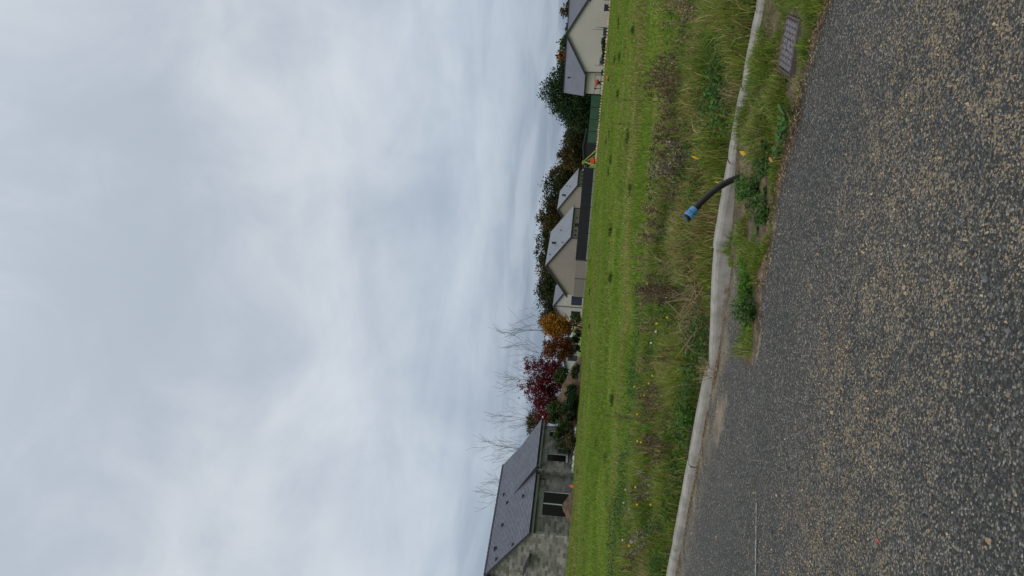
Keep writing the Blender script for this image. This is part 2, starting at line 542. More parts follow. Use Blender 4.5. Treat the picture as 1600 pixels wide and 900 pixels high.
m, gr, b = new_mat('road_asphalt')
pos = world_pos(gr)
sp = gr.n('ShaderNodeSeparateXYZ')
gr.l(pos, sp.inputs[0])
warp = gr.n('ShaderNodeVectorMath', operation='ADD')
wn = gr.n('ShaderNodeTexNoise')
wn.inputs['Scale'].default_value = 60
gr.l(pos, wn.inputs['Vector'])
sc = gr.n('ShaderNodeVectorMath', operation='SCALE')
sc.inputs['Scale'].default_value = 0.012
gr.l(wn.outputs['Color'], sc.inputs[0])
gr.l(pos, warp.inputs[0])
gr.l(sc.outputs[0], warp.inputs[1])
wp = warp.outputs[0]
chip_c = gr.voro(wp, 88, 'F1', 'Color')
chip_d = gr.voro(wp, 88, 'F1', 'Distance')
chs = gr.n('ShaderNodeSeparateColor')
gr.l(chip_c, chs.inputs[0])
chip = gr.ramp(chs.outputs[0], [(0.0, (0.020, 0.020, 0.019)), (0.45, (0.050, 0.049, 0.045)), (0.80, (0.095, 0.092, 0.082)), (0.93, (0.165, 0.155, 0.135)), (1.0, (0.29, 0.27, 0.23))])
gap = gr.smooth(chip_d, 0.45, 0.75)
col = gr.mix(gr.math('MULTIPLY', gap, 0.75), chip, (0.016, 0.016, 0.016))
big = gr.noise(pos, 0.75, 5, 0.6)
col = gr.mix(1.0, col, gr.ramp(big, [(0.3, (0.78, 0.80, 0.82)), (0.7, (1.22, 1.2, 1.15))]), 'MULTIPLY')
# sandy grit lies in a band along the road and against the kerb
along = gr.math('MULTIPLY_ADD', sp.outputs[0], 0.42, sp.outputs[1])          # distance across the road at the camera
wob = gr.noise(pos, 1.1, 5, 0.62, w=2.2)
al2 = gr.math('MULTIPLY_ADD', wob, 1.7, along)
bandm = gr.math('MULTIPLY', gr.smooth(al2, 3.5, 4.35), gr.math('SUBTRACT', 1.0, gr.smooth(al2, 4.9, 6.0)))
rightm = gr.math('MULTIPLY', gr.smooth(sp.outputs[0], -0.55, 1.1), gr.math('SUBTRACT', 1.0, gr.smooth(al2, 4.9, 6.2)))
bandm = gr.math('MAXIMUM', bandm, gr.math('MULTIPLY', rightm, 1.15))
kd = gr.math('SUBTRACT', gr.math('MULTIPLY_ADD', sp.outputs[0], -0.585, 7.93), sp.outputs[1])
kd = gr.math('MULTIPLY_ADD', wob, -0.55, kd)
kerbm = gr.math('MULTIPLY', gr.math('SUBTRACT', 1.0, gr.smooth(kd, -0.15, 0.75)), 0.95)
sandm = gr.math('MAXIMUM', bandm, kerbm)
clump = gr.noise(pos, 26, 4, 0.7)
patchy = gr.smooth(gr.noise(pos, 4.2, 4, 0.62), 0.34, 0.70)
prob = gr.math('MULTIPLY_ADD', gr.math('MULTIPLY', sandm, patchy), 0.95, 0.06)
prob = gr.math('MULTIPLY', prob, gr.smooth(clump, 0.36, 0.62))
cover = gr.math('MULTIPLY', gr.math('LESS_THAN', chs.outputs[1], prob), gr.math('SUBTRACT', 1.0, gap))
sand = gr.mix(chs.outputs[2], (0.125, 0.098, 0.062), (0.30, 0.235, 0.15))
col = gr.mix(cover, col, sand)
dust = gr.math('MULTIPLY', kerbm, gr.smooth(gr.noise(pos, 2.4, 4, 0.6), 0.40, 0.66))
col = gr.mix(gr.math('MULTIPLY', dust, 0.75), col, gr.mix(gr.noise(pos, 120, 3, 0.7), (0.17, 0.135, 0.09), (0.30, 0.24, 0.165)))
for (px_, py_, rx_, ry_, sk_) in ((-1.12, 7.72, 0.42, 0.34, 0.45), (-0.28, 6.35, 0.22, 0.10, 0.3)):      # sand washed off the verge at the dropped kerb
    ddx = gr.math('ADD', sp.outputs[0], -px_)
    ddy = gr.math('MULTIPLY_ADD', ddx, sk_, gr.math('ADD', sp.outputs[1], -py_))
    q2 = gr.math('ADD', gr.math('POWER', gr.math('DIVIDE', ddx, rx_), 2), gr.math('POWER', gr.math('DIVIDE', ddy, ry_), 2))
    edge = gr.math('MULTIPLY_ADD', gr.noise(pos, 6, 5, 0.65), 2.2, gr.math('MULTIPLY', gr.noise(pos, 45, 3, 0.6), 0.9))
    msk = gr.math('SUBTRACT', 1.0, gr.smooth(gr.math('ADD', q2, edge), 1.35, 2.3))
    col = gr.mix(gr.math('MULTIPLY', msk, 0.85), col, gr.mix(gr.noise(pos, 130, 3, 0.7), (0.165, 0.13, 0.085), (0.31, 0.25, 0.17)))
gr.l(col, b.inputs['Base Color'])
b.inputs['Roughness'].default_value = 0.8
b.inputs['Specular IOR Level'].default_value = 0.3
hgt = gr.math('ADD', gr.math('SUBTRACT', 1.0, gr.math('POWER', chip_d, 1.4)), gr.math('MULTIPLY', gr.noise(pos, 260, 3, 0.6), 0.5))
add_bump(gr, b, hgt, 0.9, 0.006)
M['asphalt'] = m
tag(link('road', fast_mesh('road', V, Fq, smooth=True), 'asphalt'), kind='structure')

# strip of soil and grass between kerb and asphalt
sx = np.concatenate([np.arange(-0.5, 6.01, 0.05)])
ny = 15
edge_y = np.interp(sx, EX, EY) + (fbm(sx * 6, sx * 0 + 2, 3, 5) - 0.5) * 0.30
front = kerb_front(sx) + 0.03
taper = sstep(-0.5, 0.3, sx)
front = np.where(sx < 0.55, edge_y + (front - edge_y) * (0.30 + 0.70 * sstep(0.0, 0.55, sx)), front)
edge_y = np.minimum(edge_y, front - 0.12)
Vs = []
for j in range(ny):
    s = j / (ny - 1)
    yy = edge_y * (1 - s) + front * s
    zz_ = -0.012 + 0.055 * np.minimum(1, s * 5) * (0.5 + 0.5 * taper) + (fbm(sx * 6, yy * 6, 8, 3) - 0.5) * 0.03 * min(1, s * 4)
    zz_ = zz_ + 0.10 * s ** 3 * sstep(0.55, 1.5, sx)
    if j == ny - 1:
        zz_ = np.where(sx < 0.5, -0.012, zz_)
    Vs.append(np.stack([sx, yy, zz_], -1))
Vs = np.array(Vs)
ns = len(sx)
i0 = (np.arange(ny - 1)[:, None] * ns + np.arange(ns - 1)[None, :]).ravel()
m, gr, b = new_mat('strip_soil')
pos = world_pos(gr)
c = gr.ramp(gr.noise(pos, 7, 6, 0.65), [(0.3, (0.050, 0.055, 0.018)), (0.48, (0.10, 0.07, 0.04)), (0.66, (0.24, 0.18, 0.115))])
gr.l(gr.mix(gr.smooth(gr.noise(pos, 90, 3, 0.7), 0.45, 0.7), c, (0.035, 0.026, 0.016)), b.inputs['Base Color'])
b.inputs['Roughness'].default_value = 0.95
add_bump(gr, b, gr.noise(pos, 60, 5, 0.7), 1.0, 0.02)
M['strip'] = m
tag(link('grass_strip', fast_mesh('grass_strip', Vs.reshape(-1, 3), np.stack([i0, i0 + 1, i0 + ns + 1, i0 + ns], -1), smooth=True), 'strip'), kind='structure')

# faded line on the asphalt, broken into worn dashes
ln = MB()
rng = np.random.default_rng(4)
p0, p1 = Vector((-1.50, 6.02, 0.012)), Vector((-2.35, 5.80, 0.012))
dirl = (p1 - p0).normalized()
nrm = Vector((-dirl.y, dirl.x, 0))
s = 0.0
while s < (p1 - p0).length - 0.05:
    L = rng.uniform(0.03, 0.12)
    w = rng.uniform(0.004, 0.011)
    o = p0 + dirl * s + nrm * rng.uniform(-0.003, 0.003)
    ln.add([o - nrm * w, o + dirl * L * 0.5 - nrm * w * 1.2, o + dirl * L, o + dirl * L * 0.5 + nrm * w, o + nrm * w * 0.6], [(0, 1, 2, 3, 4)])
    s += L * rng.uniform(0.8, 1.1)
tag(ln.build('road_line', 'paint'), 'thin worn pale line on the asphalt near the left kerb', 'road marking', kind='structure')

# ------------------------------------------------------------------ kerb of single stones
joints = [-9.0, -8.0, -7.05, -6.1, -5.15, -4.2, -2.98, -1.78, -0.62, 0.57, 1.36, 1.95, 2.50, 3.35, 4.2, 5.05]
kerb = bpy.data.objects.new('kerb', None)
COL.objects.link(kerb)
ROOT[kerb] = Vector((0, 0, 0))
tag(kerb, 'low pale concrete kerb dropping towards the left between road and verge', None, None, 'structure')
rng = np.random.default_rng(11)
for ji in range(len(joints) - 1):
    xa, xb = joints[ji] + 0.008, joints[ji + 1] - 0.008
    st = MB()
    nseg = 7
    jig = rng.uniform(-0.006, 0.006, 2)
    rings = []
    for k in range(nseg):
        x = xa + (xb - xa) * k / (nseg - 1)
        y = float(kerb_y(x)) + jig[0]
        zt = float(kerb_z(x)) + jig[1] + rng.uniform(-0.0015, 0.0015)
        dx = 0.1
        tn = Vector((dx, float(kerb_y(x + 0.05) - kerb_y(x - 0.05)), 0)).normalized()
        nn = Vector((tn.y, -tn.x, 0))
        e = 0.004 if k in (0, nseg - 1) else 0.0
        prof = [(0.0 + e, -0.16), (0.0 + e, zt - 0.012 - e), (0.012 + e, zt - e), (0.118, zt - e), (0.148, zt - 0.014 - e), (0.160 - e, zt - 0.04), (0.180 - e, -0.16)]
        rings.append([Vector((x, y, 0)) + nn * a + Vector((0, 0, h)) for a, h in prof])
    n = len(rings[0])
    for r in rings:
        st.v += [tuple(p) for p in r]
    for k in range(nseg - 1):
        for q in range(n - 1):
            st.f.append((k * n + q, (k + 1) * n + q, (k + 1) * n + q + 1, k * n + q + 1))
    st.f.append(tuple(range(n)))
    st.f.append(tuple(range((nseg - 1) * n, nseg * n))[::-1])
    st.build('kerbstone', 'concrete', kerb)
# mortar in the joints
for xj in joints[1:-1]:
    y, zt = float(kerb_y(xj)), float(kerb_z(xj))
    tn = Vector((0.1, float(kerb_y(xj + 0.05) - kerb_y(xj - 0.05)), 0)).normalized()
    nn = Vector((tn.y, -tn.x, 0))
    MB().obox(Vector((xj, y, -0.15)) - tn * 0.012 + nn * 0.006, tn * 0.024, nn * 0.150, (0, 0, zt + 0.135)).build('mortar_joint', 'rust' if abs(xj + 1.78) < .01 else 'mortar', kerb)

# ------------------------------------------------------------------ house under construction (left)
UP = Vector((0, 0, 1))


def piece_mesh(name, sx_, sy_, sz_, ch=0.006):
    """block with slightly broken edges, centred on x and z, front face at y = 0"""
    bm_v, bm_f = [], []
    hx, hz = sx_ / 2, sz_ / 2
    P = [(-hx, ch, -hz), (hx, ch, -hz), (hx, ch, hz), (-hx, ch, hz),
         (-hx + ch, 0, -hz + ch), (hx - ch, 0, -hz + ch), (hx - ch, 0, hz - ch), (-hx + ch, 0, hz - ch),
         (-hx, sy_, -hz), (hx, sy_, -hz), (hx, sy_, hz), (-hx, sy_, hz)]
    fs = [(4, 5, 6, 7)]
    for i in range(4):
        j = (i + 1) % 4
        fs.append((i, j, 4 + j, 4 + i))
        fs.append((8 + i, 8 + j, j, i))
    me = bpy.data.meshes.new(name)
    me.from_pydata(P, [], fs)
    return me


LO = Vector((-16.97, 53.72, 0.66))
LE = Vector((0.512, 0.859, 0)).normalized()          # along the long wall
LN = Vector((-LE.y, LE.x, 0))                        # into the house
L_STEP, L_END, L_OUT, L_DEPTH, L_PLATE = 5.75, 10.75, 0.6, 9.0, 3.0
SLOPE = 0.645
house = thing('unfinished_house', LO, 'unfinished grey block bungalow with dark tiled roof at the left edge of the field', 'house')


def LP(s, n, z):
    return LO + LE * s + LN * n + UP * z


block_meshes = {}
mini = []            # blocks past the limit: one joined part
count = [0]


def lay_wall(origin, along, inward, length, top, holes, limit):
    """courses of hollow blocks, cut at the openings; top(s) gives the wall height"""
    ang = math.atan2(along.y, along.x)
    H_, W_, J_ = 0.2, 0.5, 0.012
    nrow = int(max(top(0), top(length / 2), top(length)) / H_) + 1
    for r in range(nrow):
        z0 = r * H_
        x = -0.25 if r % 2 else 0.0
        cuts = [0.0, length]
        while x < length:
            if x > 0:
                cuts.append(x)
            x += W_
        hs = [(a, b_) for a, b_, c, d in holes if c - 0.02 < z0 + 0.1 < d + 0.02]
        for a, b_ in hs:
            cuts += [a, b_]
        cuts = sorted(set(round(c, 3) for c in cuts))
        for a, b_ in zip(cuts[:-1], cuts[1:]):
            mid = (a + b_) / 2
            if b_ - a < 0.05 or any(h0 < mid < h1 for h0, h1 in hs):
                continue
            t = min(top(a), top(b_))
            h = min(H_, t - z0)
            if h < 0.06:
                continue
            L = b_ - a - J_
            key = (round(L, 2), round(h, 2))
            c = origin + along * mid + inward * (-0.0) + UP * (z0 + h / 2 - J_ / 2)
            out = float(np.random.default_rng(int(mid * 977 + r * 31)).uniform(-0.004, 0.004))
            c = c + inward * out
            if count[0] < 296 and limit:
                if key not in block_meshes:
                    block_meshes[key] = piece_mesh('block', key[0], 0.06, key[1] - J_)
                link('block', block_meshes[key], 'block', house, c - LO, (0, 0, ang))
                count[0] += 1
            else:
                mini.append((c, along, inward, L, h - J_))


flat = lambda s: L_PLATE - 0.02
ext_top = lambda s: L_PLATE - 0.12
gab = lambda s: L_PLATE - 0.06 + SLOPE * (4.5 - abs(s - 4.5))
holes_a = [(1.76, 4.16, -0.1, 2.38)]
holes_b = [(0.95, 1.85, 0.6, 2.38), (3.70, 4.45, 1.0, 2.38)]          # measured from the step
OB = LP(L_STEP, -L_OUT, 0)
lay_wall(LP(0, 0, 0), LE, LN, L_STEP, flat, holes_a, True)
lay_wall(OB, LE, LN, L_END - L_STEP, ext_top, holes_b, True)
lay_wall(LP(0, L_DEPTH, 0), -LN, LE, L_DEPTH, gab, [], False)
lay_wall(LP(L_STEP, 0, 0), -LN, LE, L_OUT, ext_top, [], True)
far_b = MB()
for c, al, inw, L, h in mini:
    far_b.obox(c - al * (L / 2) - UP * (h / 2), al * L, inw * 0.06, UP * h)
fb = far_b.build('gable_blocks', 'block', house)
tag(fb, kind='stuff')


def wall_back(name, o, al, inw, length, top, holes, mat):
    """mortar backing just behind the block faces, with the openings left out"""
    mb = MB()
    xs_ = sorted({0.0, length} | {h for H in holes for h in H[:2]})
    for a, b_ in zip(xs_[:-1], xs_[1:]):
        hh = [h for h in holes if h[0] <= (a + b_) / 2 <= h[1]]
        z = -0.3
        for h in hh:
            if h[2] > z:
                mb.obox(o + al * a + inw * 0.009 + UP * z, al * (b_ - a), inw * 0.19, UP * (h[2] - z))
            z = h[3]
        mb.obox(o + al * a + inw * 0.009 + UP * z, al * (b_ - a), inw * 0.19, UP * (top - z))
    return mb.build(name, mat, house)


wall_back('mortar_wall', LP(0, 0, 0), LE, LN, L_STEP, L_PLATE - 0.03, holes_a, 'mortar')
wall_back('mortar_wall', OB, LE, LN, L_END - L_STEP, L_PLATE - 0.13, holes_b, 'mortar')
wall_back('mortar_wall', LP(L_STEP, 0.01, 0), -LN, LE, L_OUT, L_PLATE - 0.13, [], 'mortar')
gb = MB()
GP = [(0, -0.3), (L_DEPTH, -0.3), (L_DEPTH, L_PLATE - 0.07), (4.5, L_PLATE + SLOPE * 4.5 - 0.08), (0, L_PLATE - 0.07)]
gb.add([LP(0.009, n, z) for n, z in GP] + [LP(0.2, n, z) for n, z in GP], [(0, 1, 2, 3, 4)[::-1], (5, 6, 7, 8, 9)] + [(i, (i + 1) % 5, 5 + (i + 1) % 5, 5 + i) for i in range(5)])
gb.build('mortar_wall', 'mortar', house)
bk = MB()
bk.obox(LP(L_END - 0.2, -L_OUT + 0.21, -0.3), LE * 0.2, LN * (L_DEPTH + L_OUT - 0.21), UP * (L_PLATE + 0.1))
bk.obox(LP(0, L_DEPTH - 0.2, -0.3), LE * (L_END - 0.21), LN * 0.2, UP * (L_PLATE + 0.1))
bk.build('rear_wall', 'mortar', house)
fl = MB()
fl.obox(LP(0.21, 0.21, -0.2), LE * (L_END - 0.45), LN * (L_DEPTH - 0.45), UP * 0.2)
fl.build('floor_slab', 'plinth', house)


def opening(o, al, inw, a, b_, z0, z1, door=False):
    mb = MB().obox(o + al * (a - 0.2) - inw * 0.004 + UP * (z1 - 0.22), al * (b_ - a + 0.4), inw * 0.2, UP * 0.22)
    mb.v = [(x, y, z + 0.2) for x, y, z in mb.v]
    mb.build('lintel', 'lintel', house)
    w = MB()
    fw, d0 = 0.07, inw * 0.10
    w.obox(o + al * a + d0 + UP * z0, al * fw, inw * 0.06, UP * (z1 - z0))
    w.obox(o + al * (b_ - fw) + d0 + UP * z0, al * fw, inw * 0.06, UP * (z1 - z0))
    w.obox(o + al * (a + fw) + d0 + UP * z0, al * (b_ - a - 2 * fw), inw * 0.06, UP * fw)
    w.obox(o + al * (a + fw) + d0 + UP * (z1 - fw), al * (b_ - a - 2 * fw), inw * 0.06, UP * fw)
    if door:
        w.obox(o + al * ((a + b_) / 2 - 0.05) + d0 + UP * (z0 + fw), al * 0.10, inw * 0.055, UP * (z1 - z0 - 2 * fw))
    win = w.build('patio_door' if door else 'window', 'white', house)
    for k in range(2 if door else 1):
        n_ = 2 if door else 1
        wd = (b_ - a - 2 * fw) / n_
        MB().obox(o + al * (a + fw + wd * k + (0.052 if k else 0)) + d0 + inw * 0.02 + UP * (z0 + fw), al * (wd - (0.052 if door else 0)), inw * 0.012, UP * (z1 - z0 - 2 * fw)).build('pane', 'glass', win)
    if not door:
        MB().obox(o + al * (a - 0.06) - inw * 0.05 + UP * (z0 - 0.075), al * (b_ - a + 0.12), inw * 0.2, UP * 0.07).build('sill', 'white', win)


opening(LP(0, 0, 0), LE, LN, 1.76, 4.16, 0.0, 2.18, True)
opening(OB, LE, LN, 0.95, 1.85, 0.6, 2.18)
opening(OB, LE, LN, 3.70, 4.45, 1.0, 2.18)

# roof: tiles laid in courses over a deck
R_Z = L_PLATE + SLOPE * 4.5 + 0.06          # ridge height above the ground slab
S0, S1 = -0.35, L_END + 0.3


def main_z(n):
    return R_Z - SLOPE * abs(n - 4.5)


EN = -0.35
EXN = -L_OUT - 0.35
e_z = main_z(EN)
J_N = 2.3
j_z = main_z(J_N)
deck = MB()
deck.slab([LP(S0, EN, e_z), LP(L_STEP - 0.15, EN, e_z), LP(L_STEP - 0.15, 4.5, R_Z), LP(S0, 4.5, R_Z)], 0.10)
deck.slab([LP(L_STEP - 0.15, J_N, j_z), LP(S1, J_N, j_z), LP(S1, 4.5, R_Z), LP(L_STEP - 0.15, 4.5, R_Z)], 0.10)
deck.slab([LP(L_STEP - 0.15, EXN, e_z), LP(S1, EXN, e_z), LP(S1, J_N, j_z), LP(L_STEP - 0.15, J_N, j_z)], 0.10)
deck.slab([LP(S1, 9.35, e_z), LP(S0, 9.35, e_z), LP(S0, 4.5, R_Z), LP(S1, 4.5, R_Z)], 0.10)
roof = deck.build('roof', 'slate', house)
tag(roof, 'dark blue-grey flat-tiled roof with a flared eave')


def tiles(A, B, C, D, w=0.235, e=0.205):
    """A-B eave (left to right), D-C upper edge"""
    A, B, C, D = map(Vector, (A, B, C, D))
    al = (B - A).normalized()
    upv = (D - A)
    L = upv.length
    upn = upv.normalized()
    nrm = al.cross(upn).normalized()
    if nrm.z < 0:
        nrm = -nrm
    Vv, Ff = [], []
    nrow = int(L / e)
    e = L / nrow
    r_ = np.random.default_rng(7)
    W = (B - A).length
    for r in range(nrow):
        s = -(w / 2 if r % 2 else 0.0)
        while s < W - 0.02:
            a, b_ = max(s, 0) + 0.004, min(s + w, W) - 0.004
            if b_ - a > 0.03:
                j = r_.uniform(-0.003, 0.003)
                p = A + upn * (r * e)
                q0, q1 = p + al * a + nrm * (0.03 + j), p + al * b_ + nrm * (0.03 + j)
                q2, q3 = p + al * b_ + upn * (e + 0.01) + nrm * 0.012, p + al * a + upn * (e + 0.01) + nrm * 0.012
                n = len(Vv)
                Vv += [q0, q1, q2, q3, q0 - nrm * 0.026, q1 - nrm * 0.026]
                Ff += [(n, n + 1, n + 2, n + 3), (n + 4, n + 5, n + 1, n)]
            s += w
    return Vv, Ff


tm = MB()
for quad in ([LP(S0, EN, e_z), LP(L_STEP - 0.15, EN, e_z), LP(L_STEP - 0.15, 4.5, R_Z), LP(S0, 4.5, R_Z)],
             [LP(L_STEP - 0.15, J_N, j_z), LP(S1, J_N, j_z), LP(S1, 4.5, R_Z), LP(L_STEP - 0.15, 4.5, R_Z)],
             [LP(L_STEP - 0.15, EXN, e_z), LP(S1, EXN, e_z), LP(S1, J_N, j_z), LP(L_STEP - 0.15, J_N, j_z)]):
    tm.add(*tiles(*quad))
tag(tm.build('roof_tiles', 'slate', roof), kind='stuff')
# cheek where the flared eave leaves the main slope
MB().slab([LP(L_STEP - 0.152, EXN, e_z - 0.1), LP(L_STEP - 0.152, EXN, e_z + 0.02), LP(L_STEP - 0.152, J_N, j_z + 0.02), LP(L_STEP - 0.152, EN, e_z)], 0.05).build('cheek', 'gutter', roof)
# ridge tiles, one by one
rl, k = 0.40, 0
s = S0
while s < S1 - 0.1:
    mb = MB()
    w = 0.16
    lo, hi = s, min(s + rl - 0.012, S1)
    pr = [(-w, -w * SLOPE + 0.035), (-0.05, 0.05), (0, 0.075), (0.05, 0.05), (w, -w * SLOPE + 0.035)]
    A_ = [LP(lo, 4.5 + a, R_Z + h + 0.012) for a, h in pr]
    B_ = [LP(hi, 4.5 + a, R_Z + h - 0.004) for a, h in pr]
    mb.add(A_ + B_, [(i, i + 5, i + 6, i + 1) for i in range(4)] + [(0, 1, 2, 3, 4), (9, 8, 7, 6, 5)])
    mb.build('ridge_tile', 'ridge', roof)
    s += rl
# vents: little dark hooded boxes on the slope
for s, n, sz in ((0.1, 3.2, .18), (1.3, 3.55, .24), (3.2, 3.1, .2), (4.2, 0.9, .2), (5.3, 2.9, .19), (6.8, 3.6, .19), (-0.0, 1.4, .16)):
    zb = main_z(n) + 0.03
    mb = MB()
    mb.add([LP(s - sz / 2, n - sz * .7, main_z(n - sz * .7) + .03), LP(s + sz / 2, n - sz * .7, main_z(n - sz * .7) + .03), LP(s + sz / 2, n + sz * .7, main_z(n + sz * .7) + .03), LP(s - sz / 2, n + sz * .7, main_z(n + sz * .7) + .03),
            LP(s - sz * .35, n - sz * .6, zb + sz * .45), LP(s + sz * .35, n - sz * .6, zb + sz * .45)],
           [(0, 1, 5, 4), (1, 2, 5), (2, 3, 4, 5), (3, 0, 4)])
    mb.build('roof_vent', 'black', roof)


def gutter(a, b_, name='gutter', parent=None, r=0.075, mat='gutter'):
    a, b_ = Vector(a), Vector(b_)
    t = (b_ - a).normalized()
    sd = t.cross(UP).normalized()
    mb = MB()
    ring = [sd * (r * math.cos(th)) + UP * (r * math.sin(th)) for th in np.linspace(math.pi, 2 * math.pi, 7)]
    inn = [v * 0.86 for v in ring[::-1]]
    pr = ring + inn
    n = len(pr)
    mb.add([a + p for p in pr] + [b_ + p for p in pr], [(i, (i + 1) % n, n + (i + 1) % n, n + i) for i in range(n)] + [tuple(range(n))[::-1], tuple(range(n, 2 * n))])
    return mb.build(name, mat, parent)


gutter(LP(S0, EN - 0.07, e_z - 0.02), LP(L_STEP - 0.2, EN - 0.07, e_z - 0.02), parent=house)
gutter(LP(L_STEP - 0.15, EXN - 0.07, e_z - 0.02), LP(S1, EXN - 0.07, e_z - 0.02), parent=house)
fa = MB()
fa.obox(LP(S0 + 0.1, EN + 0.02, e_z - 0.27), LE * (L_STEP - 0.1), LN * 0.025, UP * 0.16)
fa.obox(LP(L_STEP - 0.1, EXN + 0.02, e_z - 0.27), LE * (S1 - L_STEP), LN * 0.025, UP * 0.16)
fa.build('fascia', 'lintel', house)
so = MB()
so.obox(LP(S0 + 0.1, EN + 0.05, e_z - 0.27), LE * (L_STEP - 0.1), LN * 0.32, UP * 0.02)
so.obox(LP(L_STEP - 0.1, EXN + 0.05, e_z - 0.27), LE * (S1 - L_STEP), LN * 0.32, UP * 0.02)
so.build('soffit', 'lintel', house)
bg_ = MB()
bg_.slab([LP(S0 - 0.02, EN, e_z + 0.03), LP(S0 - 0.02, 4.5, R_Z + 0.03), LP(S0 - 0.02, 4.5, R_Z - 0.15), LP(S0 - 0.02, EN, e_z - 0.15)], 0.03)
bg_.slab([LP(S0 - 0.02, 9.35, e_z - 0.15), LP(S0 - 0.02, 4.5, R_Z - 0.15), LP(S0 - 0.02, 4.5, R_Z + 0.03), LP(S0 - 0.02, 9.35, e_z + 0.03)], 0.03)
bg_.build('bargeboard', 'gutter', house)
MB().obox(LP(S1 + 0.02, EXN - 0.3, e_z - 0.1), LE * 0.05, LN * 0.55, UP * 0.10).build('eave_end', 'white', house)
cp = MB()
cp.slab([LP(-0.02, 2.1, 2.75), LP(-0.02, 3.6, 3.15), LP(-0.8, 3.6, 3.15), LP(-0.8, 2.1, 2.75)], 0.06)
cp.build('gable_canopy', 'gutter', house)
dp = MB().tube([LP(L_STEP - 0.5, -0.07, e_z - 0.1), LP(L_STEP - 0.5, -0.07, 2.3), LP(L_STEP - 0.5, -0.05, 2.1)], 0.035, 6)
dp.build('downpipe', 'gutter', house)


def lump(center, r, seed, amp=0.25, seg=14, rings=8, flat_z=1.0):
    """irregular heap sitting on its base"""
    cx, cy, cz = center
    rx, ry, rz = r
    Vv, Ff = [], []
    for i in range(rings + 1):
        ph = (i / rings) * math.pi / 2
        for k in range(seg):
            th = 2 * math.pi * k / seg
            d = 1 + amp * (float(fbm(math.cos(th) * 1.7 + 5 + i * 0.31, math.sin(th) * 1.7 + 5, seed, 3)) - 0.5) * 2
            Vv.append((cx + rx * math.cos(th) * math.cos(ph) * d, cy + ry * math.sin(th) * math.cos(ph) * d, cz + rz * math.sin(ph) * d))
    for i in range(rings):
        for k in range(seg):
            k2 = (k + 1) % seg
            Ff.append((i * seg + k, i * seg + k2, (i + 1) * seg + k2, (i + 1) * seg + k))
    return Vv, Ff




def heap(cx, cy, rx, ry, h, seed, n=26):
    """mound of tipped earth as a height field"""
    Vv, Ff = [], []
    for j in range(n):
        for i in range(n):
            u, v_ = i / (n - 1) * 2 - 1, j / (n - 1) * 2 - 1
            r2 = min(1.0, u * u + v_ * v_)
            x_, y_ = cx + u * rx, cy + v_ * ry
            f = (1 - r2) ** 1.15
            k = 0.55 + 0.9 * float(fbm(u * 2.2 + 7, v_ * 2.2 + 7, seed, 4))
            Vv.append((x_, y_, Z(x_, y_) - .08 + h * f * k + (float(fbm(u * 9, v_ * 9, seed + 1, 2)) - .5) * .16 * h * min(1, f * 3)))
    for j in range(n - 1):
        for i in range(n - 1):
            a_ = j * n + i
            Ff.append((a_, a_ + 1, a_ + n + 1, a_ + n))
    return Vv, Ff


mb = MB()
mb.add(*heap(-14.3, 51.6, 1.35, 1.1, 0.72, 3))
tag(mb.build('soil_heap', 'soil', smooth=False), 'small heap of brown soil in front of the patio door', 'soil heap')

# pale rubble along the wall foot
rng = np.random.default_rng(23)
rock_me = []
for i in range(5):
    Vv, Ff = lump((0, 0, -0.3), (1, 0.8, 0.9), 40 + i, 0.6, 7, 3)
    me = bpy.data.meshes.new('rubble_stone')
    me.from_pydata(Vv, [], Ff)
    rock_me.append(me)
for i in range(46):
    s = rng.uniform(5.2, 9.6)
    n = -L_OUT - rng.uniform(0.25, 1.5)
    p = LP(s, n, 0)
    sc_ = rng.uniform(0.08, 0.24)
    o = link('rubble_stone', rock_me[i % 5], 'rubble', None, (p.x, p.y, Z(p.x, p.y) + 0.02 + rng.uniform(0, .14)), (0, 0, rng.uniform(0, 6)))
    o.scale = (sc_, sc_, sc_ * 0.8)
    tag(o, 'pale stone in the rubble along the foot of the block wall', 'stone', 'rubble stones at the block wall')


def bucket(x, y, r, h, label, name='orange_marker'):
    z = Z(x, y)
    t = thing(name, (x, y, z), label, 'marker')
    MB().tube([(x, y, z + 0.02), (x, y, z + h * 0.6), (x, y, z + h)], [r, r * 0.62, r * 0.15], 10).build('cone', 'orange', t)
    MB().box(x - r * 1.25, x + r * 1.25, y - r * 1.25, y + r * 1.25, z - 0.03, z + 0.02).build('base', 'orange', t)


bucket(-13.4, 53.5, 0.16, 0.34, 'red-orange cone on the ground by the rubble of the block house')
bucket(-1.55, 84.0, 0.11, 0.22, 'tiny orange cone at the field edge in front of the pale house')
bucket(15.2, 88.0, 0.13, 0.30, 'small orange-red cone beside the end of the black fence')
bucket(16.2, 57.5, 0.13, 0.20, 'faded orange cone low in the lawn before the cream house')

# ------------------------------------------------------------------ generic far house helpers
def frame(o, ang):
    o = Vector(o)
    ex = Vector((math.cos(ang), math.sin(ang), 0))
    ey = Vector((-math.sin(ang), math.cos(ang), 0))
    return lambda a, b_, z: o + ex * a + ey * b_ + UP * z


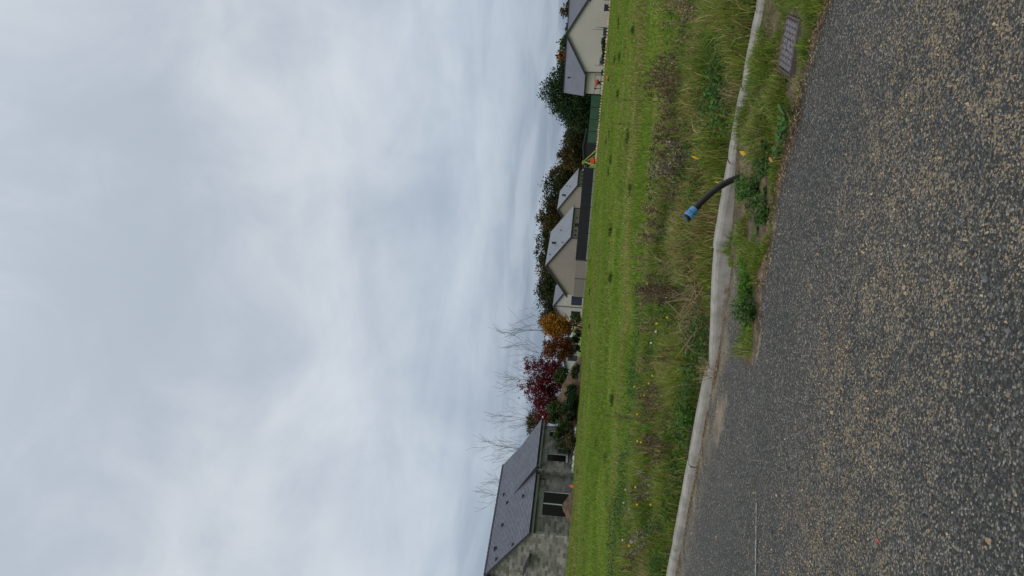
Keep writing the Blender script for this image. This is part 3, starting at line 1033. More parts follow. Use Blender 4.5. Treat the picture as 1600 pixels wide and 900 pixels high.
def gable_block(t, Q, w, d, hw, hr, wall, tile, ov=0.3, vent=()):
    """gable front from a = 0..w at b = 0, ridge running back to b = d"""
    mid = w / 2
    mb = MB()
    Fp = [Q(0, 0, -0.5), Q(w, 0, -0.5), Q(w, 0, hw), Q(mid, 0, hr), Q(0, 0, hw)]
    Bp = [Q(0, d, -0.5), Q(w, d, -0.5), Q(w, d, hw), Q(mid, d, hr), Q(0, d, hw)]
    mb.add(Fp + Bp, [(0, 1, 2, 3, 4), (9, 8, 7, 6, 5), (1, 6, 7, 2), (5, 0, 4, 9)])
    mb.build('wall', wall, t)
    k = (hr - hw) / mid
    mb = MB()
    th = 0.16
    up_ = 0.05
    for sgn in (-1, 1):
        a_e = mid + sgn * (mid + ov)
        z_e = hw - k * ov + up_
        q = [Q(a_e, -0.25, z_e), Q(mid, -0.25, hr + up_), Q(mid, d + 0.25, hr + up_), Q(a_e, d + 0.25, z_e)]
        mb.slab(q if sgn < 0 else q[::-1], -0.12 if False else 0.0 + 0.12)
    rf = mb.build('roof', tile, t)
    bb = MB()
    for sgn in (-1, 1):
        a_e = mid + sgn * (mid + ov)
        z_e = hw - k * ov + up_
        q = [Q(a_e, -0.27, z_e + 0.03), Q(mid, -0.27, hr + up_ + 0.03), Q(mid, -0.27, hr + up_ - 0.22), Q(a_e, -0.27, z_e - 0.22)]
        bb.slab(q, 0.03)
    bb.build('bargeboard', 'gutter', t)
    for sgn in (-1, 1):
        a_e = mid + sgn * (mid + ov + 0.05)
        gutter(Q(a_e, -0.25, hw - k * ov), Q(a_e, d + 0.25, hw - k * ov), 'gutter', t, 0.08)
    for (a, b_, sz) in vent:
        zb = hr - k * abs(a - mid) + up_
        v = MB()
        c = Q(a, b_, zb)
        v.tube([c, c + UP * sz], sz * 0.35, 7)
        v.tube([c + UP * sz, c + UP * sz * 1.2], [sz * 0.55, sz * 0.3], 7)
        v.build('roof_vent', 'black', rf)
    return rf


# taupe house in the middle
ang = math.radians(-25)
tp = thing('gabled_house', (-0.35, 112.0, 0.26), 'taupe gabled house with pale grey roof behind the fence', 'house')
Q = frame((-0.35, 112.0, 0.26), ang)
gable_block(tp, Q, 8.7, 13.5, 2.72, 5.85, 'taupe', 'slate_pale', 0.3, ((6.0, 4.8, .5), (6.9, 8.0, .2), (5.2, 2.2, .2), (7.6, 1.2, .18)))
for b0, b1, z0, z1 in ((1.2, 1.7, 1.75, 2.05), (3.1, 3.5, 1.75, 2.1), (5.0, 6.4, 1.2, 2.15), (8.6, 9.1, 1.75, 2.1)):
    w_ = MB().obox(Q(8.705, b0, z0), Q(0, b1 - b0, 0) - Q(0, 0, 0), Q(0.03, 0, 0) - Q(0, 0, 0), UP * (z1 - z0)).build('window', 'bin', tp)
    MB().obox(Q(8.737, b0 + .08, z0 + .06), Q(0, b1 - b0 - .16, 0) - Q(0, 0, 0), Q(0.01, 0, 0) - Q(0, 0, 0), UP * (z1 - z0 - .12)).build('pane', 'glass', w_)
for b_ in (0.06, 13.2):
    MB().tube([Q(8.78, b_, 2.6), Q(8.78, b_, 0)], 0.05, 6).build('downpipe', 'gutter', tp)
# second house behind it
tp2 = thing('gabled_house', (10.4, 136.8, 0.2), 'smaller pale-roofed house half hidden behind the taupe gabled house', 'house')
Q = frame((10.4, 136.8, 0.2), ang)
gable_block(tp2, Q, 8.7, 10.5, 2.6, 5.6, 'taupe', 'slate_pale', 0.3, ((6.2, 2.6, .5), (7.2, 5.0, .2), (6.4, 7.6, .2)))
for b0 in (1.4, 3.8, 6.3, 8.6):
    MB().obox(Q(8.705, b0, 1.2), Q(0, .5, 0) - Q(0, 0, 0), Q(0.03, 0, 0) - Q(0, 0, 0), UP * .7).build('window', 'bin', tp2)
MB().tube([Q(8.78, .06, 2.5), Q(8.78, .06, 0)], 0.05, 6).build('downpipe', 'gutter', tp2)
# pale house to its left
wh = thing('pale_house', (-5.4, 119.5, 0.3), 'white rendered house with small grey roof and dark blue shutter beside the orange tree', 'house')
Q = frame((-5.4, 119.5, 0.3), math.radians(-20))
gable_block(wh, Q, 6.6, 9, 2.35, 4.55, 'pale', 'slate_far', 0.2)
w_ = MB().obox(Q(3.7, -0.035, .2), Q(1.5, 0, 0) - Q(0, 0, 0), Q(0, .03, 0) - Q(0, 0, 0), UP * 1.6).build('window', 'bin', wh)
MB().obox(Q(4.0, -0.06, .25), Q(.9, 0, 0) - Q(0, 0, 0), Q(0, .02, 0) - Q(0, 0, 0), UP * 1.45).build('shutter', pm('blue_shutter', (0.02, 0.028, 0.06), None, 3, 0.5), w_)
w_ = MB().obox(Q(1.9, -0.035, .3), Q(.8, 0, 0) - Q(0, 0, 0), Q(0, .03, 0) - Q(0, 0, 0), UP * 1.4).build('window', 'bin', wh)
MB().obox(Q(1.98, -0.06, .4), Q(.64, 0, 0) - Q(0, 0, 0), Q(0, .02, 0) - Q(0, 0, 0), UP * 1.2).build('pane', 'glass', w_)
MB().tube([Q(3.35, -.08, 4.3), Q(3.35, -.08, 0)], 0.05, 6).build('downpipe', 'gutter', wh)
# low white outbuilding glimpsed behind the red tree
ob = thing('low_outbuilding', (-10.9, 124, 0.3), 'low white outbuilding glimpsed under the red and brown trees', 'shed')
Q = frame((-12.5, 124, 0.3), 0)
gable_block(ob, Q, 5.0, 6, 1.9, 2.7, 'pale', 'slate_far', 0.15)
MB().obox(Q(1.5, -0.04, .2), Q(.9, 0, 0) - Q(0, 0, 0), Q(0, .03, 0) - Q(0, 0, 0), UP * 1.5).build('door', 'bin', ob)

# ------------------------------------------------------------------ cream house at the right edge
CA = math.radians(-18.5)
CO = Vector((26.75, 93.5, 0.0))
ch = thing('cream_house', CO, 'cream rendered bungalow with dark slate roof and wide front gable', 'house')
Q = frame(CO, CA)
CW, CH, CR = 8.5, 2.45, 4.95
mb = MB()
Fp = [Q(0, 0, -0.4), Q(CW, 0, -0.4), Q(CW, 0, CH), Q(CW / 2, 0, CR), Q(0, 0, CH)]
Bp = [Q(0, 1.2, -0.4), Q(CW, 1.2, -0.4), Q(CW, 1.2, CH), Q(CW / 2, 1.2, CR), Q(0, 1.2, CH)]
mb.add(Fp + Bp, [(0, 1, 2, 3, 4), (1, 6, 7, 2), (5, 0, 4, 9)])
mb.build('gable_wall', 'cream', ch)
MB().obox(Q(-2.55, 1.2, -0.4), Q(18, 0, 0) - Q(0, 0, 0), Q(0, 8, 0) - Q(0, 0, 0), UP * (CH + 0.4)).build('wall', 'cream', ch)
kk = (CR - CH) / (CW / 2)
mb = MB()
for sgn in (-1, 1):                       # slopes of the front gable, running back to the main ridge
    a_e = CW / 2 + sgn * (CW / 2 + 0.25)
    ze = CH - kk * 0.25 + 0.05
    q = [Q(a_e, -0.22, ze), Q(CW / 2, -0.22, CR + 0.05), Q(CW / 2, 4.9, CR + 0.05), Q(a_e, 1.0, ze)]
    mb.slab(q if sgn < 0 else q[::-1], 0.12)
rf = mb.build('gable_roof', 'slate_far', ch)
mb = MB()
RB = 5.1                                   # main ridge sits this far back
ks = (CR - CH) / (RB - 1.2)
zE = CH - ks * 0.3 + 0.06
mb.slab([Q(-2.85, 0.9, zE), Q(15.8, 0.9, zE), Q(15.8, RB, CR + 0.04), Q(-2.85, RB, CR + 0.04)], 0.12)
mb.slab([Q(15.8, 9.5, zE), Q(-2.85, 9.5, zE), Q(-2.85, RB, CR + 0.04), Q(15.8, RB, CR + 0.04)], 0.12)
rf2 = mb.build('main_roof', 'slate_far', ch)
MB().obox(Q(-2.85, RB - .12, CR + .02), Q(18.65, 0, 0) - Q(0, 0, 0), Q(0, .24, 0) - Q(0, 0, 0), UP * .07).build('ridge', 'ridge', rf2)
v = MB()
c = Q(-0.9, 3.9, zE + ks * 3.0)
v.tube([c, c + UP * .3], .1, 7)
v.build('roof_vent', 'black', rf2)
bb = MB()
for sgn in (-1, 1):
    a_e = CW / 2 + sgn * (CW / 2 + 0.25)
    ze = CH - kk * 0.25 + 0.05
    bb.slab([Q(a_e, -0.24, ze + .03), Q(CW / 2, -0.24, CR + .08), Q(CW / 2, -0.24, CR - .16), Q(a_e, -0.24, ze - .2)], 0.03)
bb.build('bargeboard', 'gutter', ch)
gutter(Q(-2.85, 0.82, zE - .06), Q(-0.2, 0.82, zE - .06), 'gutter', ch, .08)
bb = MB().tube([Q(.05, -.09, CH - .1), Q(.05, -.09, 0)], .05, 6)
bb.build('downpipe', 'gutter', ch)
MB().tube([Q(-1.9, 1.18, .95), Q(-1.9, 1.1, .95)], .1, 8).build('wall_vent', 'gutter', ch)
MB().obox(Q(8.1, -.06, 2.25), Q(.25, 0, 0) - Q(0, 0, 0), Q(0, .055, 0) - Q(0, 0, 0), UP * .16).build('wall_lamp', 'gutter', ch)


def cbox(name, x, y, w, d, h, mat, label, cat, lid=True, ang=CA):
    z = Z(x, y)
    t = thing(name, (x, y, z), label, cat)
    q = frame((x, y, z), ang)
    e = lambda a, b_: q(a, b_, 0) - q(0, 0, 0)
    MB().add([q(-w * .45, -d * .45, 0), q(w * .45, -d * .45, 0), q(w * .45, d * .45, 0), q(-w * .45, d * .45, 0),
              q(-w / 2, -d / 2, h), q(w / 2, -d / 2, h), q(w / 2, d / 2, h), q(-w / 2, d / 2, h)],
             [(3, 2, 1, 0), (4, 5, 6, 7), (0, 1, 5, 4), (1, 2, 6, 5), (2, 3, 7, 6), (3, 0, 4, 7)]).build('body', mat, t)
    if lid:
        MB().obox(q(-w * .54, -d * .54, h + .003), e(w * 1.08, 0), e(0, d * 1.08), UP * .06).build('lid', mat, t)
    return t


cbox('wheelie_bin', 34.3, 89.0, .75, .7, .80, 'bin', 'dark grey bin against the cream wall at the picture edge', 'bin')
cbox('wheelie_bin', 33.15, 89.3, .75, .7, .68, 'bin', 'lower dark grey bin just left of the taller one', 'bin')
cbox('planter_box', 30.55, 89.8, .95, .6, .62, 'teal', 'dark teal planter box in front of the cream gable', 'planter', False)
ac = cbox('heat_pump', 27.55, 91.4, .85, .4, .75, 'acgrey', 'grey heat pump standing left on the cream gable wall', 'heat pump', False)
q = frame((27.55, 91.4, Z(27.55, 91.4)), CA)
MB().tube([q(-.05, -.202, .4), q(-.05, -.215, .4)], .27, 16).build('fan_grille', 'bin', ac)
for i, (x, y, h) in enumerate(((30.9, 90.2, 1.9), (31.2, 90.3, 1.5), (31.05, 90.1, 1.1), (27.0, 91.2, 1.3))):
    lab = ['tallest wooden garden stake above the teal planter', 'middle wooden garden stake near the teal planter', 'short wooden garden stake near the teal planter', 'thin stake left of the heat pump before the cream gable'][i]
    z = Z(x, y)
    mb = MB().tube([(x, y, z - .1), (x + .02, y, z + h * .5), (x + .01, y, z + h)], [.03, .028, .02], 6)
    tag(mb.build('garden_stake', 'wood'), lab, 'stake')
# patio rail and orange drum left of the gable
pr = thing('patio_rail', (24.8, 91.6, Z(24.8, 91.6)), 'black metal rail frame by the recessed wall of the cream house', 'railing')
q = frame((24.8, 91.6, Z(24.8, 91.6)), CA)
for a in (-1.15, -.4, .4, 1.15):
    MB().tube([q(a, 0, 0), q(a, 0, 1.05)], .03, 6).build('post', 'black', pr)
for h in (.35, 1.05):
    MB().tube([q(-1.15, 0, h), q(1.15, 0, h)], .028, 6).build('rail', 'black', pr)
dr = thing('drum_mixer', (24.9, 91.0, Z(24.9, 91.0)), 'orange rounded drum on a dark frame beside the cream house', 'mixer')
q = frame((24.9, 91.0, Z(24.9, 91.0)), CA)
MB().tube([q(-.42, -.1, .95), q(-.25, -.05, .9), q(0, 0, .85), q(.25, 0, .78), q(.38, 0, .76)], [.12, .22, .27, .22, .08], 12).build('drum', pm('drum_orange', (0.36, 0.085, 0.03), (0.22, 0.06, 0.03), 5, 0.6), dr)
MB().tube([q(-.3, -.3, .85), q(-.3, -.34, .0)], .05, 6).build('handle', 'edging', dr)
fr_ = MB()
for a, b_ in ((-.3, .25), (.3, .25), (-.3, -.25), (.3, -.25)):
    fr_.tube([q(a, b_, 0), q(a * .2, 0, .62)], .04, 6)
fr_.obox(q(-.2, -.15, .35), q(.4, 0, 0) - q(0, 0, 0), q(0, .3, 0) - q(0, 0, 0), UP * .25)
fr_.build('frame', 'black', dr)

# ------------------------------------------------------------------ edging, fences, play frame
ed = thing('stone_edging', (24, 88, Z(24, 88)), 'row of tan stones edging the lawn in front of the cream house', 'edging')
Vv, Ff = lump((0, 0, -0.15), (1, .8, 1), 77, .3, 8, 4)
sm = bpy.data.meshes.new('edging_stone')
sm.from_pydata(Vv, [], Ff)
rng = np.random.default_rng(31)
pe = [(33.6, 87.0), (28.5, 87.3), (24.2, 88.5), (20.2, 91.0), (16.6, 96.0)]
seg_ = []
for (x0, y0), (x1, y1) in zip(pe[:-1], pe[1:]):
    L = math.hypot(x1 - x0, y1 - y0)
    for k in range(int(L / 0.33)):
        f = k / int(L / 0.33)
        seg_.append((x0 + (x1 - x0) * f, y0 + (y1 - y0) * f))
for x, y in seg_:
    y += rng.uniform(-.04, .04)
    o = link('edging_stone', sm, 'edging', ed, Vector((x, y, Z(x, y) + .07)) - Vector(ed.location), (0, 0, rng.uniform(0, 6)))
    s_ = rng.uniform(.12, .17)
    o.scale = (s_, s_, s_ * 1.35)


def fence_run(t, x0, y0, x1, y1, h, mat, npan, post='black', plinth=.18, z0=None):
    a, b_ = Vector((x0, y0, 0)), Vector((x1, y1, 0))
    d = (b_ - a) / npan
    u = d.normalized()
    n = Vector((-u.y, u.x, 0))
    for k in range(npan + 1):
        p = a + d * k
        MB().obox(Vector((p.x, p.y, Z(p.x, p.y) - .2)) - u * .04 - n * .04, u * .08, n * .08, UP * (h + .25)).build('post', post, t)
    for k in range(npan):
        p = a + d * k + u * .045
        zb, zc = Z(p.x, p.y), Z((p + d).x, (p + d).y)
        L = u * (d.length - .09) + UP * (zc - zb)
        MB().obox(p + UP * (zb + plinth + .01) - n * .015, L, n * .03, UP * (h - plinth)).build('panel', mat, t)
        if plinth:
            MB().obox(p + UP * (zb - .2) - n * .05, L, n * .1, UP * (plinth + .2)).build('plinth', 'plinth', t)


fb_ = thing('panel_fence', (11, 106, Z(11, 106)), 'long black solid panel fence on a pale plinth before the taupe house', 'fence')
fence_run(fb_, 4.6, 106.5, 17.6, 108.5, 1.62, 'black', 7)
ft_ = thing('panel_fence', (2, 106, Z(2, 106)), 'short taupe panel fence below the taupe gable', 'fence')
fence_run(ft_, -0.6, 107.2, 4.5, 106.5, 1.50, 'taupe2', 2, 'gutter', .12)
fg = thing('green_fence', (23, 99, Z(23, 99)), 'green screened mesh fence left of the cream house', 'fence')
fence_run(fg, 20.2, 103.5, 25.6, 99.5, 1.35, 'green_mesh', 4, 'gutter', 0)
fr2 = thing('dark_shed', (20.3, 118, 0), 'low black shed in front of the dark wood', 'shed')
Q = frame((19.6, 117.5, 0.0), math.radians(-8))
gable_block(fr2, Q, 5.2, 3, 1.75, 2.1, 'black', 'black', .12)
MB().obox(Q(3.4, -.05, .9), Q(.35, 0, 0) - Q(0, 0, 0), Q(0, .04, 0) - Q(0, 0, 0), UP * .3).build('window', 'acgrey', fr2)
pf = thing('play_frame', (17.9, 103, Z(17.9, 103)), 'lime green slanted play frame with red panel at the end of the black fence', 'play frame')
zb = Z(17.9, 103)
for a0, b0, a1, b1 in ((19.3, 102.6, 17.4, 103), (19.3, 103.5, 17.4, 103.1), (17.1, 102.6, 17.6, 103), (17.1, 103.5, 17.6, 103.1), (18.6, 103, 17.2, 103.05)):
    MB().tube([(a0, b0, zb), (a1, b1, zb + 1.85)], .06, 6).build('pole', 'lime', pf)
MB().tube([(17.5, 102.3, zb + 1.8), (17.5, 104, zb + 1.8)], .05, 6).build('top_bar', 'lime', pf)
MB().box(17.3, 18.0, 102.5, 102.6, zb + .3, zb + .85).build('panel', 'orange', pf)
wf = thing('timber_fence', (-4.3, 96, Z(-4.3, 96)), 'short reddish timber fence below the pale house', 'fence')
for k in range(9):
    x = -5.2 + k * .24
    MB().box(x, x + .17, 96, 96.04, Z(x, 96) - .1, Z(x, 96) + .8 + (k % 3) * .07).build('board', 'wood', wf)
for h in (.25, .6):
    MB().box(-5.2, -3.1, 96.042, 96.08, Z(-4, 96) + h, Z(-4, 96) + h + .08).build('rail', 'wood', wf)

# ------------------------------------------------------------------ trees
def leaf_quads(C, size, rng, aspect=0.6, droop=0.0):
    """one rhombus per centre, random facing"""
    n = len(C)
    d = rng.normal(size=(n, 3))
    d[:, 2] = d[:, 2] * 0.6 - droop
    d /= np.linalg.norm(d, axis=1)[:, None]
    e = rng.normal(size=(n, 3))
    e -= d * np.sum(e * d, 1)[:, None]
    e /= np.linalg.norm(e, axis=1)[:, None]
    s = (size * rng.uniform(0.6, 1.3, n))[:, None]
    V = np.stack([C - d * s, C + e * s * aspect, C + d * s, C - e * s * aspect], 1).reshape(-1, 3)
    return V, np.arange(4 * n).reshape(-1, 4)


def grow(base, h, r, rng, levels=3, nbr=5, spread=0.7, first=0.3, up_bias=0.35, lean=(0, 0)):
    """trunk and limbs: list of (points, radii) and tips"""
    segs, tips = [], []

    def branch(p, d, L, r0, lv):
        n = 5 if lv < 2 else 4
        pts, rad = [p.copy()], [r0]
        q, dd = p.copy(), d.copy()
        for i in range(n):
            dd = (dd + Vector(rng.normal(size=3)) * (0.10 if lv == 0 else 0.2) + Vector((0, 0, up_bias * 0.12))).normalized()
            q = q + dd * (L / n)
            pts.append(q.copy())
            rad.append(r0 * (1 - 0.82 * (i + 1) / n))
        segs.append((pts, rad))
        tips.append((pts[-1], lv))
        if lv >= levels:
            return
        k = nbr if lv == 0 else max(2, nbr - lv)
        if lv == 0:
            k = nbr * 2
        for j in range(k):
            f = first + (0.98 - first) * (j + rng.uniform(0, 1)) / k if lv == 0 else rng.uniform(0.25, 0.95)
            i = min(int(f * n), n - 1)
            fr = f * n - i
            pp = pts[i].lerp(pts[i + 1], fr)
            t = (pts[i + 1] - pts[i]).normalized()
            az = rng.uniform(0, 2 * math.pi)
            o1 = t.orthogonal().normalized()
            o2 = t.cross(o1)
            side = o1 * math.cos(az) + o2 * math.sin(az)
            nd = (t * (1 - spread) + side * spread + Vector((0, 0, up_bias * 0.5))).normalized()
            rr = (rad[i] * (1 - fr) + rad[i + 1] * fr) * 0.55
            ll = L * (0.62 - 0.30 * f if lv == 0 else rng.uniform(0.4, 0.6))
            branch(pp, nd, ll, max(rr, 0.006), lv + 1)
    d0 = Vector((lean[0], lean[1], 1)).normalized()
    branch(Vector(base), d0, h, r, 0)
    return segs, tips


def wood_mesh(segs, seg0=7):
    mb = MB()
    for pts, rad in segs:
        mb.tube(pts, rad, seg0 if rad[0] > 0.08 else (4 if rad[0] > 0.02 else 3), cap=False)
    return mb


def make_tree(x, y, h, rx, rz, seed, leaf, label, group=None, nleaf=2600, size=0.3, zc=None, trunk=0.16, clumps=42, name='tree', levels=2, base_z=None, gap=0.0, cat='tree', fill=0.55, nbr=5):
    rng = np.random.default_rng(seed)
    z = Z(x, y) if base_z is None else base_z
    t = thing(name, (x, y, z), label, cat, group)
    segs, tips = grow((x, y, z - 0.1), h * 0.86, trunk, rng, levels, nbr, 0.72, 0.22)
    wood_mesh(segs).build('trunk', 'bark', t)
    zc = h * 0.58 if zc is None else zc
    # clump centres spread through an uneven ellipsoid, most of them near its skin
    C = []
    while len(C) < clumps:
        p = rng.normal(size=3)
        p /= np.linalg.norm(p)
        lob = 0.78 + 0.5 * float(fbm(p[0] * 1.6 + 9, p[1] * 1.6 + p[2] * 1.3 + 9, seed, 3))
        rr = (rng.uniform(fill, 1.0)) * lob
        q = np.array([x + p[0] * rx * rr, y + p[1] * rx * rr, z + zc + p[2] * rz * rr])
        if q[2] > z + 0.25:
            C.append(q)
    C = np.array(C)
    k = nleaf // clumps
    cr = 0.30 * rx * rng.uniform(0.6, 1.25, clumps)
    P = np.repeat(C, k, 0) + rng.normal(size=(clumps * k, 3)) * np.repeat(cr, k)[:, None] * np.array([0.62, 0.62, 0.46])
    P = P[P[:, 2] > z + 0.1]
    P = P[np.sqrt(((P[:, 0] - x) / rx) ** 2 + ((P[:, 1] - y) / rx) ** 2 + ((P[:, 2] - z - zc) / rz) ** 2) < 1.22]
    if gap:
        keep = fbm(P[:, 0] * 1.1 + P[:, 1], P[:, 2] * 1.3, seed + 5, 3) > gap
        P = P[keep]
    Vl, Fl = leaf_quads(P - np.array([x, y, z]), size, rng)
    link('crown', fast_mesh('crown', Vl, Fl), leaf, t)
    return t


# the wood behind the houses
GW = 'trees of the dark wood behind the houses'
rng = np.random.default_rng(5)
wood = [(-6.5, 168, 9.3), (-2.5, 172, 10.0), (1.0, 165, 10.6), (4.5, 170, 11.2), (8.0, 166, 11.6), (11.8, 171, 11.6), (15.2, 166, 11.3), (18.6, 170, 11.6), (22.0, 165, 11.2), (25.0, 169, 9.8)]
for i, (x, y, h) in enumerate(wood):
    make_tree(x, y, h, 3.3, h * 0.44, 100 + i, 'lf_wood' if i % 3 else 'lf_autumn', 'tall dark tree in the wood behind the taupe house roofs' if i % 3 else 'olive-brown tree in the wood behind the taupe house roofs', GW, 7600, 0.215, h * 0.52, 0.2, 95, fill=0.3)
for i, (x, y, h) in enumerate([(29.0, 163, 8.2), (32.2, 160, 6.6), (35.5, 158, 6.4), (38.5, 160, 6.9), (27.0, 150, 7.6), (30.5, 148, 6.6)]):
    make_tree(x, y, h, 3.0, h * 0.47, 140 + i, 'lf_autumn' if i % 2 == 0 else 'lf_wood', 'thin-topped brownish tree in the low part of the wood' if i % 2 == 0 else 'dark tree in the low part of the wood', GW, 6000, 0.21, h * 0.48, 0.16, 80, fill=0.3, gap=0.34 if i % 2 == 0 else 0)
make_tree(34.5, 133, 9.9, 3.9, 4.7, 170, 'lf_ever', 'big dark green tree left of the cream house roof', None, 10500, 0.19, 5.4, 0.3, 130, fill=0.35)
make_tree(31.0, 131, 7.2, 3.1, 3.6, 171, 'lf_ever', 'dark green tree below and left of the big one by the cream house', None, 7000, 0.19, 3.7, 0.2, 60)
make_tree(38.2, 134, 8.0, 3.0, 3.9, 172, 'lf_ever', 'dark green tree behind the left roof end of the cream house', None, 7000, 0.19, 4.2, 0.2, 60)
for i, (x, y, h, lf, lb) in enumerate([(42.3, 140, 8.3, 'lf_rust', 'orange-brown tree peeping over the cream house ridge'), (45.4, 142, 8.0, 'lf_bush', 'green tree peeping over the cream house ridge next to the orange-brown one'),
                                        (48.6, 141, 8.2, 'lf_wood', 'dark tree peeping over the cream house ridge'), (51.8, 141, 8.4, 'lf_autumn', 'olive tree above the cream house at the picture edge')]):
    make_tree(x, y, h, 2.4, 3.6, 180 + i, lf, lb, None, 2800, 0.26, 4.6, 0.16, 46)
# trees and shrubs between the white house and the block house
make_tree(-3.85, 85, 4.7, 1.45, 1.65, 201, 'lf_gold', 'rounded orange-gold autumn tree beside the white house', None, 4200, 0.115, 2.9, 0.09, 70)
make_tree(-6.3, 83, 4.1, 1.55, 1.6, 202, 'lf_rust', 'rusty brown tree between the orange and the crimson tree', None, 3800, 0.115, 2.6, 0.09, 64)
make_tree(-8.9, 80, 5.2, 1.65, 1.75, 203, 'lf_red', 'crimson tree in the middle of the tree row', None, 3600, 0.12, 3.0, 0.1, 60, levels=3)
make_tree(-10.4, 79, 6.6, 1.5, 2.2, 204, 'lf_red', 'tallest crimson tree with loose feathery top', None, 2900, 0.11, 3.9, 0.1, 70, levels=3, gap=0.36, fill=0.35)
make_tree(-8.0, 80, 6.0, 1.3, 1.9, 209, 'lf_red', 'loose crimson tree right of the tallest crimson one', None, 1500, 0.10, 4.1, 0.08, 60, levels=3, gap=0.42, fill=0.3)
make_tree(-12.3, 80, 4.9, 1.5, 1.7, 205, 'lf_red', 'dark crimson tree nearest the block house', None, 3400, 0.12, 2.6, 0.1, 60)
make_tree(-14.5, 84, 5.9, 1.35, 1.25, 206, 'lf_olive', 'round olive-brown tree behind the end of the block house roof', None, 3600, 0.11, 4.2, 0.1, 60)


def bare_tree(x, y, h, seed, label, r=0.07, lv=2):
    rng = np.random.default_rng(seed)
    z = Z(x, y)
    t = thing('bare_tree', (x, y, z), label, 'tree')
    segs, tips = grow((x, y, z - .1), h, r, rng, lv, 5, 0.48, 0.34, 0.8)
    wood_mesh(segs[:1]).build('trunk', 'twig_far', t)
    wood_mesh([(p, [max(q, 0.011) for q in rd]) for p, rd in segs[1:]]).build('branches', 'twig_far', t)


bare_tree(-4.5, 88, 8.3, 301, 'tall bare tree rising behind the orange-gold tree')
bare_tree(-7.4, 88, 7.3, 302, 'thin bare tree between the orange and crimson trees', .05)
bare_tree(-9.9, 88, 7.6, 303, 'bare tree rising behind the crimson trees', .05)
bare_tree(-14.2, 87, 7.7, 304, 'bare tree rising behind the round olive-brown tree', .06)
bare_tree(-18.9, 88, 8.9, 305, 'bare tree showing above the block house roof', .08)
bare_tree(-22.5, 88, 9.1, 306, 'small bare tree top above the block house ridge', .05)

# earth bank with shrubs right of the block house
mb = MB()
for (cx, cy, rx, ry, rz, sd) in ((-9.3, 64.0, 4.6, 2.6, 1.6, 61),):
    mb.add(*heap(cx, cy, rx, ry, rz, sd, 40))
tag(mb.build('earth_bank', 'soil'), 'overgrown bank of brown earth right of the block house', 'earth bank')


def shrub(x, y, h, r, seed, leaf, label, z0=None, size=.09, n=1500, name='shrub', clumps=28, group=None):
    return make_tree(x, y, h, r, h * .5, seed, leaf, label, group, n, size, h * .5, .035, clumps, name, 2, z0, cat='shrub')


zz0 = Z(-10, 62)
shrub(-10.9, 60.6, 1.75, 0.85, 401, 'lf_bush', 'leafy green shrub at the right corner of the block house', zz0 + .25)
shrub(-12.0, 59.6, 1.45, 0.55, 402, 'lf_bush', 'loose shrub in front of the narrow window of the block house', zz0 + .2, .07, 700)
shrub(-10.0, 63.2, 1.5, 0.9, 403, 'lf_bush', 'green shrub on top of the earth bank below the crimson trees', zz0 + 1.1)
shrub(-9.4, 61.2, 1.2, 0.9, 404, 'lf_ever', 'dark shrub on the front slope of the earth bank', zz0 + .1)
shrub(-8.2, 61.6, 1.2, 0.9, 405, 'lf_ever', 'dark shrub at the foot of the earth bank, centre', zz0 + .0)
shrub(-7.2, 65.2, 1.5, 0.75, 406, 'lf_bush', 'green shrub on the right shoulder of the earth bank', zz0 + .75)
shrub(-6.6, 63.0, 0.8, 0.7, 407, 'lf_ever', 'low dark shrub at the right foot of the earth bank', zz0 - .05)
shrub(-11.2, 59.0, 0.9, 0.6, 408, 'lf_olive', 'brownish shrub at the left foot of the earth bank', zz0)
shrub(-6.0, 88.5, 2.0, 1.0, 409, 'lf_ever', 'dark evergreen hedge bush below the rusty tree', None, .1, 2200)
shrub(-5.0, 89.0, 1.1, 0.7, 410, 'lf_wood', 'low dark bush below the orange-gold tree', None, .1, 900)
shrub(-3.2, 93.0, 1.6, 0.7, 411, 'lf_bush', 'small shrub in front of the white house window', None, .1, 900)
for i, (a, h, r) in enumerate(((2.0, .55, .45), (2.9, .6, .5), (3.7, .7, .5), (.2, .4, .3))):
    q = frame((26.75, 93.5, 0), CA)(a, -1.9, 0)
    shrub(q.x, q.y, h, r, 420 + i, 'lf_bush', ['low shrub second from the heat pump on the cream gable', 'middle low shrub below the cream gable', 'larger low shrub beside the teal planter', 'smallest shrub in front of the heat pump'][i], None, .09, 700)

# ------------------------------------------------------------------ grass
def blades(P, h, w, lean, cols, rng, segs=2):
    """bent blades; P (n,3) roots, lean = tip offset in units of height"""
    n = len(P)
    az = rng.uniform(0, 2 * np.pi, n)
    side = np.stack([np.cos(az), np.sin(az), np.zeros(n)], 1) * (w[:, None] * 0.5)
    la = rng.uniform(0, 2 * np.pi, n)
    ld = np.stack([np.cos(la), np.sin(la), np.zeros(n)], 1) * (lean * h)[:, None]
    up_ = np.zeros((n, 3))
    up_[:, 2] = h
    if segs == 1:
        V = np.stack([P - side, P + side, P + up_ + ld], 1).reshape(-1, 3)
        Fc = np.arange(3 * n).reshape(-1, 3)
        C = np.repeat(cols, 3, 0)
        return V, Fc, C
    mid = P + up_ * 0.62 + ld * 0.35
    drop = np.zeros((n, 3))
    drop[:, 2] = -np.minimum(lean, 1.2) * h * 0.35
    tip = P + up_ + ld + drop
    V = np.stack([P - side, P + side, mid + side * 0.75, mid - side * 0.75, tip], 1).reshape(-1, 3)
    i = np.arange(n)[:, None] * 5
    Fc = np.concatenate([i + np.array([[0, 1, 2]]), i + np.array([[0, 2, 3]]), i + np.array([[3, 2, 4]])], 0)
    return V, Fc, np.repeat(cols, 5, 0)


